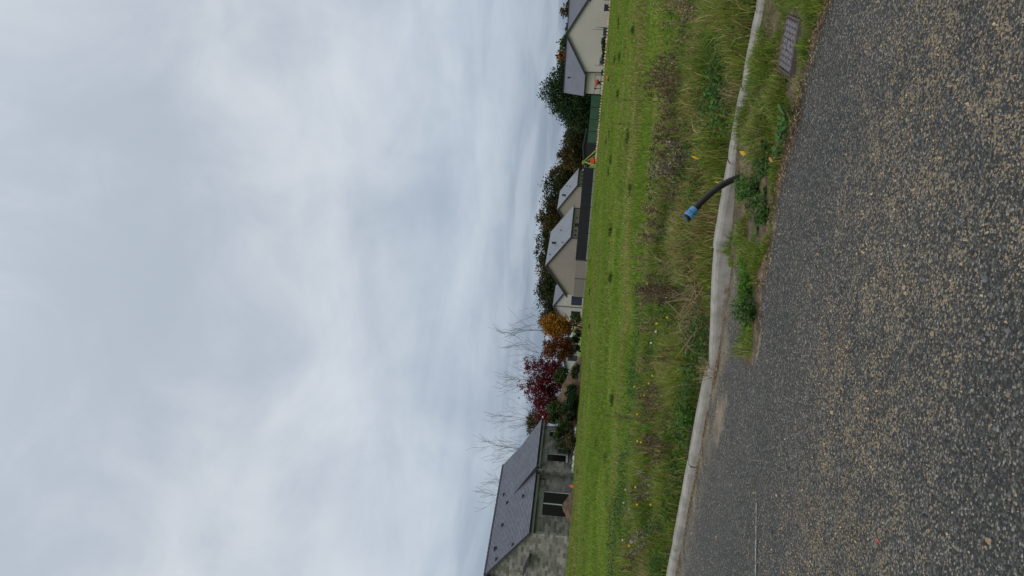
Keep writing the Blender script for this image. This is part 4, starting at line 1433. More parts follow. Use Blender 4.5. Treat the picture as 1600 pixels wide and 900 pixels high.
def palette(keys, weights, rng, jitter=0.28):
    """weights (n,k) -> colour per blade"""
    keys = np.array(keys)
    cw = np.cumsum(weights / weights.sum(1)[:, None], 1)
    pick = (rng.uniform(size=len(weights))[:, None] > cw).sum(1).clip(0, len(keys) - 1)
    c = keys[pick]
    return c * rng.uniform(1 - jitter, 1 + jitter, (len(c), 1)) * rng.uniform(0.93, 1.07, (len(c), 3))


FRESH, LUSH, OLIVE, STRAW, BROWN = (0.165, 0.255, 0.022), (0.080, 0.165, 0.019), (0.215, 0.210, 0.048), (0.43, 0.335, 0.165), (0.170, 0.115, 0.058)

# rough verge behind the kerb
rng = np.random.default_rng(77)
N = 330000
t = rng.uniform(0, 1, N) ** 0.8 * 8.2 + 0.03
x = rng.uniform(-1, 1, N) * (5.2 + t * 0.42) + 0.0
y = kerb_y(x) + t
vis = np.abs(x) < (0.42 * y + 1.4)
x, y, t = x[vis], y[vis], t[vis]
bound = 5.6 + 2.4 * (fbm(x * 0.6, x * 0 + 1, 31, 3) - 0.5) * 2 + 0.28 * x
dens = fbm(x * 1.3, y * 1.3, 32, 4)
keep = (t < bound + rng.uniform(-0.8, 0.8, len(x))) & (rng.uniform(size=len(x)) < 0.30 + 1.5 * (dens - 0.25))
x, y, t = x[keep], y[keep], t[keep]
dens = fbm(x * 1.3, y * 1.3, 32, 4)
dry = fbm(x * 0.75, y * 0.9, 33, 4)
dry2 = fbm(x * 2.6, y * 2.2, 34, 3)
dr = sstep(0.46, 0.68, dry * 0.6 + dry2 * 0.4)
lush = sstep(0.45, 0.65, fbm(x * 1.1, y * 1.1, 35, 3))
wt = np.stack([0.55 + 0.35 * sstep(2.5, 5.5, t), 0.95 * lush + 0.10, 0.45 + 0 * x, 0.13 + 0.62 * dr, 0.05 + 0.62 * dr], 1)
cols = palette([FRESH, LUSH, OLIVE, STRAW, BROWN], wt, rng)
h = (0.07 + 0.30 * sstep(0.3, 0.75, dens)) * rng.uniform(0.5, 1.35, len(x)) * (1 - 0.45 * sstep(3.5, 7.5, t)) * (0.55 + 0.45 * sstep(0, 0.5, t))
P = np.stack([x, y, land(x, y) - 0.01], 1)
Vg, Fg, Cg = blades(P, h, rng.uniform(0.004, 0.010, len(x)) * (1 + 0.05 * t), rng.uniform(0.1, 0.95, len(x)), cols, rng)
tag(link('verge_grass', fast_mesh('verge_grass', Vg, Fg, Cg), 'grass'), 'rough uncut grass on the verge behind the kerb', 'grass', kind='stuff')
print('verge', len(x))

# small broad leaves of clover and herbs low in the verge
N = 90000
t = rng.uniform(0, 1, N) * 7.0 + 0.05
x = rng.uniform(-1, 1, N) * (5.2 + t * 0.42)
y = kerb_y(x) + t
ok = (np.abs(x) < 0.42 * y + 1.2) & (fbm(x * 1.7, y * 1.7, 41, 4) > 0.52)
x, y = x[ok], y[ok]
P = np.stack([x, y, land(x, y) + rng.uniform(0.02, 0.20, len(x))], 1)
Vl, Fl = leaf_quads(P, 0.019, rng, 0.7)
tag(link('verge_herbs', fast_mesh('verge_herbs', Vl, Fl), 'weed'), 'low green herb leaves scattered through the rough verge', 'herbs', kind='stuff')

# mown field
N = 520000
yy = 12 + 86 * rng.uniform(0, 1, N) ** 1.5
x = rng.uniform(-1, 1, N) * (0.42 * yy + 3)
t = yy - kerb_y(x)
bound = 5.6 + 2.4 * (fbm(x * 0.6, x * 0 + 1, 31, 3) - 0.5) * 2 + 0.28 * x
keep = (t > bound - 1.2) & (yy < 97)
for (cx, cy, rr) in ((-13, 60, 5.0),):
    keep &= ~((x < -12) & (yy > 57))
rel = (np.stack([x, yy], 1) - np.array([LO.x, LO.y])) @ np.array([LN.x, LN.y])
keep &= ~((rel > -0.9) & (x < -5))
keep &= ~((x > 15) & (yy > 87 + (33 - np.clip(x, 15, 33)) * 0.3))
x, yy, t = x[keep], yy[keep], t[keep]
band = fbm(x * 0.07, yy * 0.42, 51, 4)
patch = fbm(x * 0.5, yy * 0.5, 52, 4)
thatch = sstep(0.50, 0.66, band)
wt = np.stack([0.85 * (1 - thatch) + 0.15, 0.45 * sstep(0.45, 0.62, patch) + 0.06, 0.75 * thatch + 0.2, 0.24 * thatch + 0.03, 0.16 * thatch + 0.015], 1)
cols = palette([FRESH, LUSH, OLIVE, STRAW, BROWN], wt, rng, 0.2)
h = rng.uniform(0.035, 0.085, len(x)) * (0.8 + 0.7 * sstep(0.45, 0.7, patch)) * (1 + yy / 160)
P = np.stack([x, yy, land(x, yy) - 0.01], 1)
Vg, Fg, Cg = blades(P, h, rng.uniform(0.010, 0.020, len(x)) * (0.7 + yy / 22), rng.uniform(0.1, 0.8, len(x)), cols, rng, 1)
tag(link('field_grass', fast_mesh('field_grass', Vg, Fg, Cg), 'grass'), 'short mown grass of the wide green field', 'grass', kind='stuff')
print('field', len(x))

# dark tussocks left standing in the mown field
rng = np.random.default_rng(88)
for i in range(34):
    yy = rng.uniform(18, 78)
    x = rng.uniform(-0.36, 0.40) * yy
    if x < -9 and yy > 48:
        continue
    z = Z(x, yy)
    n = 90
    r_ = rng.uniform(0.05, 0.10) * (1 + yy / 90)
    P = np.stack([rng.normal(0, r_, n), rng.normal(0, r_ * .7, n), np.zeros(n)], 1)
    cols = palette([LUSH, OLIVE], np.tile([[.8, .2]], (n, 1)), rng) * 0.75
    Vg, Fg, Cg = blades(P, rng.uniform(.08, .2, n), rng.uniform(.012, .02, n) * (.6 + yy / 35), rng.uniform(.3, 1.2, n), cols, rng)
    tag(link('grass_tussock', fast_mesh('grass_tussock', Vg, Fg, Cg), 'grass', None, (x, yy, z)), 'darker tussock of longer grass standing in the mown field', 'tussock', 'tussocks in the mown field')

# grass on the strip in front of the kerb
rng = np.random.default_rng(99)
N = 95000
x = rng.uniform(-0.45, 4.2, N)
e_, f_ = np.interp(x, EX, EY), kerb_front(x)
s = rng.uniform(0.0, 1, N)
y = e_ + (f_ - e_) * s
k1 = fbm(x * 3.0, y * 3.0, 61, 4)
bare = sstep(0.42, 0.55, fbm(x * 1.6 + 4, y * 1.6, 66, 3))
dpx = (x - 1.945) * 0.905 + (y - 5.83) * -0.425
dpy = (x - 1.945) * 0.425 + (y - 5.83) * 0.905
on_cover = (np.abs(dpx) < 0.225) & (np.abs(dpy) < 0.215)
keep = (rng.uniform(size=N) < 0.42 + 1.3 * (k1 - 0.33)) & ~on_cover
keep &= ~((x < 0.35) & (s > 0.55)) & ~((x < 0.0) & (s > 0.35))
keep &= (s > 0.0 + 0.05 * rng.uniform(size=N) + 0.07 * bare) & (rng.uniform(size=N) < 0.25 + 0.75 * sstep(-0.5, 0.0, x))
x, y, s = x[keep], y[keep], s[keep]
k1 = fbm(x * 3.0, y * 3.0, 61, 4)
dr = sstep(0.45, 0.62, fbm(x * 2.2, y * 2.2, 62, 3)) * sstep(0.1, 0.6, x)
bright = sstep(0.45, 0.7, s) * (1 - sstep(0.7, 1.3, x))
wt = np.stack([0.7 + 0.9 * bright, 0.5 + 0 * x, 0.3 + 0 * x, 0.08 + 0.42 * dr, 0.05 + 0.35 * dr], 1)
cols = palette([FRESH, LUSH, OLIVE, STRAW, BROWN], wt, rng)
h = (0.035 + 0.13 * sstep(0.3, 0.7, k1)) * (1 + 0.4 * sstep(1.0, 1.6, x)) * rng.uniform(0.5, 1.4, len(x)) * (0.5 + 0.5 * sstep(0.0, 0.4, s))
P = np.stack([x, y, 0.012 + 0.10 * s ** 3 * sstep(0.55, 1.5, x)], 1)
Vg, Fg, Cg = blades(P, h, rng.uniform(0.003, 0.007, len(x)), rng.uniform(0.2, 1.1, len(x)), cols, rng)
tag(link('strip_grass', fast_mesh('strip_grass', Vg, Fg, Cg), 'grass'), 'patchy grass growing between the kerb and the asphalt', 'grass', kind='stuff')
print('strip', len(x))

# ------------------------------------------------------------------ single plants of verge and strip
def strap(p, az, L, w, arch, rng, n=4):
    """arching leaf blade as quads, returns verts, faces"""
    d = Vector((math.cos(az), math.sin(az), 0))
    sd = Vector((-d.y, d.x, 0))
    V, Ff = [], []
    for i in range(n + 1):
        f = i / n
        c = Vector(p) + d * (L * math.sin(f * arch) / max(arch, .2)) + UP * (L * (1 - math.cos(f * arch)) * 0.0 + L * f * math.cos(f * arch) * 0.75)
        ww = w * (0.35 + 0.65 * math.sin(math.pi * (0.18 + 0.80 * f)) if i < n else 0.06)
        fold = UP * (-0.12 * ww)
        V += [c - sd * ww / 2, c + fold, c + sd * ww / 2]
    for i in range(n):
        a = i * 3
        Ff += [(a, a + 1, a + 4, a + 3), (a + 1, a + 2, a + 5, a + 4)]
    return V, Ff


def leafy_plant(x, y, z, n, L, w, seed, mat, label, name='broad_leaf_plant', cat='plant', group=None, arch=(0.7, 1.5), wide=.02):
    rng = np.random.default_rng(seed)
    t = thing(name, (x, y, z), label, cat, group)
    for i in range(n):
        az = 2.4 * i + rng.uniform(-.3, .3)
        f = rng.uniform(.55, 1.15)
        bo = wide * rng.uniform(.3, 1.0)
        V, Ff = strap((x + bo * math.cos(az), y + bo * math.sin(az), z + rng.uniform(0, wide * .5)), az, L * f, w * f, rng.uniform(*arch), rng)
        MB().add(V, Ff).build('leaf', mat, t, smooth=True)
    return t


def herb_clump(x, y, z, r, h, n, seed, mat, label, name='weed_clump', size=.02, cat='weed', group=None):
    """bushy weed: stems with many small leaves"""
    rng = np.random.default_rng(seed)
    t = thing(name, (x, y, z), label, cat, group)
    mb = MB()
    C = []
    for i in range(n):
        az, rr = rng.uniform(0, 2 * math.pi), r * math.sqrt(rng.uniform(0, 1))
        hh = h * rng.uniform(.5, 1.1) * (1 - .35 * (rr / r) ** 2)
        b0 = Vector((x + .5 * rr * math.cos(az), y + .5 * rr * math.sin(az), z))
        tip = Vector((x + rr * math.cos(az), y + rr * math.sin(az), z + hh))
        mid = b0.lerp(tip, .5) + UP * hh * .12
        mb.tube([b0, mid, tip], [.003, .0025, .0012], 3, cap=False)
        for k in range(11):
            f = (k + 1) / 11
            p = (b0.lerp(mid, f * 2) if f < .5 else mid.lerp(tip, f * 2 - 1))
            C.append(np.array(p) + rng.normal(0, size * .7, 3))
    tag(mb.build('stems', 'weed', t), kind='stuff')
    Vl, Fl = leaf_quads(np.array(C) - np.array([x, y, z]), size, rng, .5)
    tag(link('leaves', fast_mesh('leaves', Vl, Fl), mat, t), kind='stuff')
    return t


def stalk_plant(x, y, h, n, spread, seed, label, smat='drystalk', hmat='seed', group=None, head=.012, dense=14, name='dry_stalk_plant', z=None):
    rng = np.random.default_rng(seed)
    z = Z(x, y) if z is None else z
    t = thing(name, (x, y, z), label, 'dry plant', group)
    mb, C = MB(), []
    for i in range(n):
        az = rng.uniform(0, 2 * math.pi)
        sp_ = spread * math.sqrt(rng.uniform(0, 1))
        b0 = Vector((x + .35 * sp_ * math.cos(az), y + .35 * sp_ * math.sin(az), z - .02))
        hh = h * rng.uniform(.6, 1.1)
        tip = Vector((x + sp_ * math.cos(az), y + sp_ * math.sin(az), z + hh))
        mid = b0.lerp(tip, .55) + Vector(rng.normal(0, .02, 3))
        mb.tube([b0, mid, tip], [.006, .0045, .002], 3, cap=False)
        for k in range(5):
            f = rng.uniform(.4, .95)
            p = b0.lerp(mid, f / .55) if f < .55 else mid.lerp(tip, (f - .55) / .45)
            q = p + Vector(rng.normal(0, 1, 3)).normalized() * h * .12 + UP * h * .10
            mb.tube([p, q], [.003, .0015], 3, cap=False)
            for _ in range(dense // 2):
                C.append(np.array(p.lerp(q, rng.uniform(.3, 1.05))) + rng.normal(0, .010, 3))
        for _ in range(dense):
            C.append(np.array(mid.lerp(tip, rng.uniform(.45, 1.05))) + rng.normal(0, .012, 3))
    tag(mb.build('stems', smat, t), kind='stuff')
    Vl, Fl = leaf_quads(np.array(C) - np.array([x, y, z]), head, rng, .55)
    tag(link('seed_heads', fast_mesh('seed_heads', Vl, Fl), hmat, t), kind='stuff')
    return t


def straw_tuft(x, y, h, n, seed, label, group=None, mat='straw', z=None, wid=.006, lean=(.3, 1.1), rad=.10, name='straw_tuft'):
    rng = np.random.default_rng(seed)
    z = Z(x, y) if z is None else z
    P = np.stack([rng.normal(0, rad, n), rng.normal(0, rad, n), np.full(n, -.01)], 1)
    Vg, Fg, _ = blades(P, h * rng.uniform(.5, 1.2, n), np.full(n, wid), rng.uniform(*lean, n), np.zeros((n, 3)), rng)
    return tag(link(name, fast_mesh(name, Vg, Fg), mat, None, (x, y, z)), label, 'grass tuft', group)


# verge: dry stands where the photograph shows them (world positions)
GD = 'brown dry seed-head plants in the verge'
sd = 500
stands = [  # x, y, height, stems, spread, pale?
    (3.30, 9.2, .50, 16, .26, 1), (3.75, 9.9, .60, 18, .30, 1), (3.05, 10.4, .55, 22, .28, 0), (2.75, 10.0, .50, 24, .30, 0), (2.55, 9.5, .45, 20, .26, 0), (3.2, 11.2, .6, 18, .3, 0),
    (2.30, 9.9, .45, 16, .24, 0), (2.10, 10.4, .45, 16, .24, 0), (2.05, 9.6, .40, 14, .22, 0),
    (1.75, 9.4, .42, 18, .24, 2), (1.60, 10.0, .45, 18, .24, 2), (1.85, 10.8, .50, 16, .26, 0),
    (1.35, 11.2, .50, 14, .22, 1), (1.05, 10.6, .46, 14, .24, 0), (0.9, 11.6, .5, 14, .24, 1), (1.2, 9.3, .35, 14, .2, 0),
    (0.05, 9.4, .62, 18, .18, 0), (0.10, 10.0, .66, 18, .2, 0), (0.15, 10.9, .60, 14, .2, 0),
    (-0.65, 9.7, .42, 12, .22, 0), (-1.25, 10.2, .48, 16, .22, 0), (-1.55, 10.9, .46, 14, .22, 0), (-1.95, 10.0, .44, 16, .22, 0), (-2.05, 10.9, .42, 14, .22, 0),
    (-2.55, 10.6, .44, 14, .24, 2), (-2.85, 11.4, .40, 12, .2, 0), (-3.5, 11.2, .44, 14, .24, 2), (-4.0, 11.9, .42, 12, .22, 0),
    (-1.0, 11.6, .5, 10, .2, 1), (-0.4, 11.9, .45, 10, .2, 1), (0.5, 12.3, .5, 10, .22, 1)]
for (x, y, h, n, sp_, pale) in stands:
    sd += 1
    lab = ['dark brown dead stalks with seed heads in the verge', 'tan feathery dead stalks in the verge', 'dead stalks with whitish seed heads in the verge'][pale]
    stalk_plant(x, y, h, max(6, int(n * .62)), sp_, sd, lab, 'drystalk', ['seed', 'straw', 'seed_pale'][pale], ['brown dead stalks in the verge', 'tan feathery stalks in the verge', 'white-headed stalks in the verge'][pale], .014, 16)
stalk_plant(2.35, 10.6, 1.05, 1, .06, 601, 'single tall thin dark stem standing above the verge on the right', name='tall_stem', dense=6)
stalk_plant(2.95, 11.6, 1.0, 1, .10, 602, 'single leaning dark stem above the dry stands near the picture edge', name='tall_stem', dense=8)
stalk_plant(-1.75, 11.0, .95, 2, .10, 603, 'pair of tall thin dark stems above the left verge', name='tall_stem', dense=10)
# dead twigs piled against the kerb
tw = thing('twig_heap', (-0.05, 8.45, Z(-.05, 8.45)), 'heap of pale dead twigs spilling onto the dropped kerb', 'twigs')
rng = np.random.default_rng(71)
zb = Z(-.05, 8.5)
for i in range(120):
    x, y = rng.normal(-0.02, .30), 8.45 + abs(rng.normal(0, .28))
    y = max(y, float(kerb_y(x)) + .03)
    d = Vector((rng.normal(0, 1), rng.normal(.1, .6), rng.uniform(.1, .9))).normalized()
    L = rng.uniform(.15, .42)
    p = Vector((x, y, zb + rng.uniform(0, .12)))
    MB().tube([p, p + d * L * .5 + Vector(rng.normal(0, .02, 3)), p + d * L], [.006, .0048, .0025], 3, cap=False).build('twig', 'straw', tw)
straw_tuft(-0.70, 8.22, .22, 70, 72, 'small pale straw tuft lying over the kink of the kerb', None, 'straw', .03, .005, (.6, 1.6), .05)
# green clumps in the verge
GV = 'green leafy weeds in the verge'
rng = np.random.default_rng(73)
vg = [(0.75, 9.9, 1), (0.85, 10.6, 0), (1.5, 8.7, 0), (2.2, 8.2, 1), (2.9, 8.4, 1), (2.6, 7.6, 1), (-0.35, 9.0, 1), (-0.8, 9.1, 1), (-1.1, 9.4, 0), (-1.6, 9.5, 0), (-2.3, 9.9, 0), (-2.0, 9.55, 0), (-3.0, 10.4, 0), (0.4, 9.0, 0), (0.3, 9.8, 1), (-0.5, 10.6, 0), (1.2, 8.5, 1), (1.9, 8.9, 0), (-1.3, 8.95, 1), (3.3, 8.1, 0), (-2.6, 9.9, 1), (0.7, 8.5, 1), (2.4, 11.5, 0), (1.5, 11.9, 0), (-3.6, 10.6, 1)]
for i, (x, y, br) in enumerate(vg):
    herb_clump(x, y, Z(x, y), rng.uniform(.14, .26), rng.uniform(.16, .34), 26, 700 + i, 'weed_bright' if br else 'weed', 'bright green leafy weed in the rough verge' if br else 'dark green leafy weed in the rough verge', 'weed_clump', .022, 'weed', 'bright green weeds in the verge' if br else 'dark green weeds in the verge')
GS = 'pale straw tufts in the verge'
rng = np.random.default_rng(74)
for i in range(26):
    x = rng.uniform(-4, 4)
    y = float(kerb_y(x)) + rng.uniform(.1, 5.0)
    straw_tuft(x, y, rng.uniform(.2, .42), 46, 800 + i, 'pale straw-coloured grass tuft in the verge', GS, rad=.07)
# flowers
def flower(x, y, h, col, seed, label, group=None, size=.022):
    rng = np.random.default_rng(seed)
    z = Z(x, y)
    t = thing('wild_flower', (x, y, z), label, 'flower', group)
    top = Vector((x + rng.normal(0, .03), y + rng.normal(0, .03), z + h))
    MB().tube([(x, y, z), (Vector((x, y, z)) + top) / 2 + Vector((.01, 0, 0)), top], [.003, .003, .002], 4, cap=False).build('stem', 'weed', t)
    mb = MB()
    for k in range(8):
        a = k * math.pi / 4
        d = Vector((math.cos(a), math.sin(a) * .5 - .3, math.sin(a) * .8 + .2)).normalized() * size
        s_ = Vector((-math.sin(a), 0, math.cos(a))) * size * .35
        mb.add([top, top + d * .6 + s_, top + d, top + d * .6 - s_], [(0, 1, 2, 3)])
    mb.build('petals', col, t)


rng = np.random.default_rng(75)
for i, (x, y) in enumerate([(-1.15, 11.2), (-1.3, 11.6), (-1.45, 11.4), (-1.55, 11.9), (-1.4, 12.3), (-1.75, 12.0), (-1.95, 10.9), (-2.1, 11.4), (-2.75, 11.3), (-2.85, 10.6), (-3.05, 11.6), (-3.7, 11.7), (-0.2, 10.3), (-0.35, 11.1), (0.2, 10.9)]):
    flower(x, y, rng.uniform(.22, .38), 'yellow', 850 + i, 'small yellow flower in the left part of the verge', 'yellow verge flowers', .019)
for i, (x, y) in enumerate([(-3.4, 13.6), (-3.7, 13.9), (-4.3, 13.7), (-4.4, 13.2), (-3.6, 13.2), (-0.45, 10.9), (-0.6, 11.3), (0.05, 10.4), (-1.3, 10.4), (-2.2, 11.9), (3.3, 10.9)]):
    flower(x, y, rng.uniform(.18, .3), 'white_petal', 880 + i, 'small white flower head in the grass of the verge', 'white verge flowers', .018)
flower(-3.75, 11.9, .3, 'mauve', 899, 'single mauve flower in the verge at the left edge', None, .032)

# strip in front of the kerb
zs = .03
leafy_plant(1.36, 5.78, zs, 34, .068, .036, 901, 'dock', 'broad-leaved dark green dock at the asphalt edge', arch=(.35, 1.45), wide=.11)
leafy_plant(1.22, 5.92, zs, 24, .06, .03, 902, 'dock', 'smaller dark green dock just left of the large one', arch=(.35, 1.45), wide=.09)
leafy_plant(1.66, 5.92, zs, 12, .09, .026, 903, 'dock', 'grey-green rosette beside the iron cover')
leafy_plant(0.92, 6.35, zs, 20, .07, .026, 904, 'weed', 'narrow-leaved green rosette in the middle of the strip')
leafy_plant(0.62, 6.5, zs, 18, .065, .024, 905, 'weed', 'leafy rosette left of the pipe on the strip')
GC = 'green weeds on the strip'
for i, (x, y, r, h, mt, lb) in enumerate([
        (-0.02, 6.47, .17, .20, 'weed', 'large bushy green weed at the left tip of the grass strip'),
        (0.14, 6.60, .15, .15, 'weed_bright', 'bright low weed right of the large bushy one on the strip'),
        (0.30, 6.72, .16, .12, 'weed_bright', 'bright mossy weed in the middle left of the strip'),
        (1.15, 6.25, .17, .17, 'weed', 'dark leafy weed on the strip behind the docks'),
        (0.95, 6.6, .16, .16, 'weed', 'leafy weed below the foot of the black pipe'),
        (1.45, 6.35, .15, .14, 'weed', 'leafy weed on the strip between pipe and iron cover'),
        (0.75, 6.30, .13, .12, 'weed', 'small dark weed near the asphalt edge left of the docks'),
        (1.05, 6.95, .15, .15, 'weed_bright', 'bright weed growing round the foot of the black pipe'),
        (0.62, 7.1, .16, .10, 'weed_bright', 'bright low weed against the kerb left of the pipe'),
        (1.92, 6.55, .15, .14, 'weed', 'weed against the kerb behind the iron cover')]):
    herb_clump(x, y, zs - .01, r, h, 40, 920 + i, mt, lb, 'weed_clump', .017)
for i, (x, y) in enumerate([(2.15, 6.3), (2.4, 6.0), (1.75, 6.65), (2.6, 5.7), (1.55, 6.6), (2.3, 5.2), (1.35, 6.75)]):
    straw_tuft(x, y, .16, 60, 950 + i, 'dry straw tuft on the right part of the grass strip', 'straw tufts on the strip', 'straw', zs, .004, (.5, 1.5), .07)
straw_tuft(2.10, 5.50, .07, 160, 961, 'bright green moss-like tuft at the near end of the iron cover', None, 'weed_bright', .01, .006, (.2, .8), .055, 'moss_tuft')
straw_tuft(1.80, 5.56, .06, 140, 962, 'bright green tuft along the near side of the iron cover', None, 'weed_bright', .01, .006, (.2, .8), .05, 'moss_tuft')


def fallen(x, y, z, L, w, az, tilt, mat, label, name='fallen_leaf'):
    d = Vector((math.cos(az) * math.cos(tilt), math.sin(az) * math.cos(tilt), math.sin(tilt)))
    sd = Vector((-math.sin(az), math.cos(az), 0))
    c = Vector((x, y, z))
    up_ = d.cross(sd)
    mb = MB().add([c - d * L / 2, c - d * L * .15 + sd * w / 2 + up_ * .006, c + d * L * .25 + sd * w * .4 + up_ * .006, c + d * L / 2, c + d * L * .25 - sd * w * .4, c - d * L * .15 - sd * w / 2, c + d * L * .1 - up_ * .004],
                  [(0, 5, 6), (5, 4, 6), (4, 3, 6), (3, 2, 6), (2, 1, 6), (1, 0, 6)])
    tag(mb.build(name, mat), label, 'leaf')


fallen(1.30, 6.72, .16, .07, .05, .4, 1.1, 'yellow', 'yellow leaf on the strip right of the black pipe')
fallen(1.50, 8.15, .36, .10, .035, .3, 1.2, 'yellow', 'long yellow leaf standing in the verge behind the kerb')
fallen(1.62, 8.35, .34, .06, .02, .3, 1.2, 'yellow', 'short yellow leaf beside the long one behind the kerb')
fallen(1.30, 6.30, .13, .045, .06, 1.4, .9, 'orange_leaf', 'orange-brown fallen leaf on the strip by the docks')
fallen(1.12, 5.98, .10, .05, .04, .2, .6, 'orange_leaf', 'dull brown fallen leaf just left of the docks')
fallen(1.15, 7.45, .24, .045, .015, .3, 1.2, 'yellow', 'tiny yellow leaf behind the kerb above the pipe')

# ------------------------------------------------------------------ pipe with blue fitting
pb = Vector((1.22, 7.12, -.05))
path = [(1.185, 7.14, -.08), (1.175, 7.14, 0), (1.158, 7.135, .085), (1.122, 7.13, .17), (1.068, 7.12, .255), (.995, 7.11, .34), (.905, 7.095, .425), (.825, 7.08, .49)]
pi = thing('water_pipe', (1.22, 7.12, 0), 'black plastic pipe with blue end fitting rising from the strip at the kerb', 'pipe')


def smooth_path(P, n=6):
    P = [Vector(p) for p in P]
    P = [P[0] * 2 - P[1]] + P + [P[-1] * 2 - P[-2]]
    out = []
    for i in range(1, len(P) - 2):
        for k in range(n):
            t_ = k / n
            a, b_, c, d = P[i - 1], P[i], P[i + 1], P[i + 2]
            out.append(0.5 * ((2 * b_) + (c - a) * t_ + (2 * a - 5 * b_ + 4 * c - d) * t_ ** 2 + (-a + 3 * b_ - 3 * c + d) * t_ ** 3))
    out.append(P[-2])
    return out


sp_ = smooth_path(path)
MB().tube(sp_, .029, 14).build('hose', 'pipe', pi, smooth=True)
dirp = (sp_[-1] - sp_[-3]).normalized()
e0 = sp_[-1] - dirp * .005
ft = MB().tube([e0 - dirp * .012, e0 - dirp * .01, e0 + dirp * .034, e0 + dirp * .036], [.034, .041, .043, .040], 18).build('blue_collar', 'blue', pi)
MB().tube([e0 + dirp * .0375, e0 + dirp * .041], [.037, .037], 18).build('seal_ring', 'pipe', ft)
MB().tube([e0 + dirp * .0415, e0 + dirp * .045, e0 + dirp * .082, e0 + dirp * .086], [.042, .045, .044, .040], 18).build('blue_nut', 'blue', pi)
MB().tube([e0 + dirp * .0865, e0 + dirp * .09, e0 + dirp * .115, e0 + dirp * .124, e0 + dirp * .127], [.036, .041, .040, .030, .012], 16).build('end_cap', 'pipe', pi)
for k in range(10):
    a = 2 * math.pi * k / 10
    o1 = dirp.orthogonal().normalized()
    o2 = dirp.cross(o1)
    c = e0 + dirp * .048 + (o1 * math.cos(a) + o2 * math.sin(a)) * .0455
    MB().tube([c, c + dirp * .03], .004, 5).build('rib', 'blue', pi)

# ------------------------------------------------------------------ cast-iron chamber cover
cc = Vector((1.945, 5.83, .062))
cv = thing('chamber_cover', cc, 'rectangular cast-iron chamber cover with raised studs set in the grass strip', 'cover')
Q = frame(cc, math.radians(-25.2))
e = lambda a, b_: Q(a, b_, 0) - Q(0, 0, 0)
W_, D_ = .40, .40
fr_ = MB()
fr_.obox(Q(-W_ / 2, -D_ / 2, -.05), e(W_, 0), e(0, .018), UP * .058)
fr_.obox(Q(-W_ / 2, D_ / 2 - .018, -.05), e(W_, 0), e(0, .018), UP * .058)
fr_.obox(Q(-W_ / 2, -D_ / 2 + .0185, -.05), e(.018, 0), e(0, D_ - .037), UP * .058)
fr_.obox(Q(W_ / 2 - .018, -D_ / 2 + .0185, -.05), e(.018, 0), e(0, D_ - .037), UP * .058)
fr_.build('frame', 'rust', cv)
MB().obox(Q(-W_ / 2 + .022, -D_ / 2 + .022, -.03), e(W_ - .044, 0), e(0, D_ - .044), UP * .033).build('plate', 'iron_floor', cv)
stud = bpy.data.meshes.new('stud')
hx, hy, hz, tx = .0205, .0105, .0085, .85
stud.from_pydata([(-hx, -hy, 0), (hx, -hy, 0), (hx, hy, 0), (-hx, hy, 0), (-hx * tx, -hy * tx, hz), (hx * tx, -hy * tx, hz), (hx * tx, hy * tx, hz), (-hx * tx, hy * tx, hz)], [],
                 [(4, 5, 6, 7), (0, 1, 5, 4), (1, 2, 6, 5), (2, 3, 7, 6), (3, 0, 4, 7)])
for r in range(8):
    for k in range(8):
        a, b_ = -.150 + k * .0429, -.150 + r * .0429
        if abs(a) < .04 and abs(b_) < .03:
            continue
        o = link('stud', stud, 'iron', cv, Q(a, b_, .0032) - cc, (0, 0, math.radians(-25.2 + (45 if (r + k) % 2 else -45))))
MB().obox(Q(-.033, -.02, .0031), e(.066, 0), e(0, .04), UP * .0045).build('name_plate', 'iron', cv)

# ------------------------------------------------------------------ stones and loose grit on the road
def rock(x, y, r, mat, label, seed, z=0.0, name='road_stone', flat_=.7):
    me = bpy.data.meshes.new(name)
    Vv, Ff = lump((0, 0, -.15), (1, .75, flat_), seed, .5, 9, 5)
    me.from_pydata(Vv, [], Ff)
    o = link(name, me, mat, None, (x, y, z + r * .1), (0, 0, seed))
    o.scale = (r, r, r)
    tag(o, label, 'stone')


rock(.16, 2.97, .018, 'stone', 'bluish grey pebble lying alone on the near asphalt', 11)
rock(.66, 6.17, .040, 'paper', 'flat whitish chip at the asphalt edge below the pipe', 12, flat_=.25)
rock(.01, 6.23, .030, 'stone', 'rounded grey stone at the tip of the grass strip', 13)
rock(.78, 5.41, .020, 'grit_grey', 'dark lump on the asphalt in front of the docks', 14)
rock(-.86, 4.32, .018, 'stone', 'grey pebble on the left asphalt', 15)
rock(-1.06, 3.76, .010, 'orange', 'tiny orange chip on the left asphalt', 16)
rock(-.76, 2.82, .016, 'grit_tan', 'tan pebble on the near left asphalt', 17)

PITS = np.array([[.58, .10, .0], [-.5, .35, .0], [-.15, -.55, .0], [0, 0, 1.0], [.15, .6, .35], [-.45, -.2, .55]])


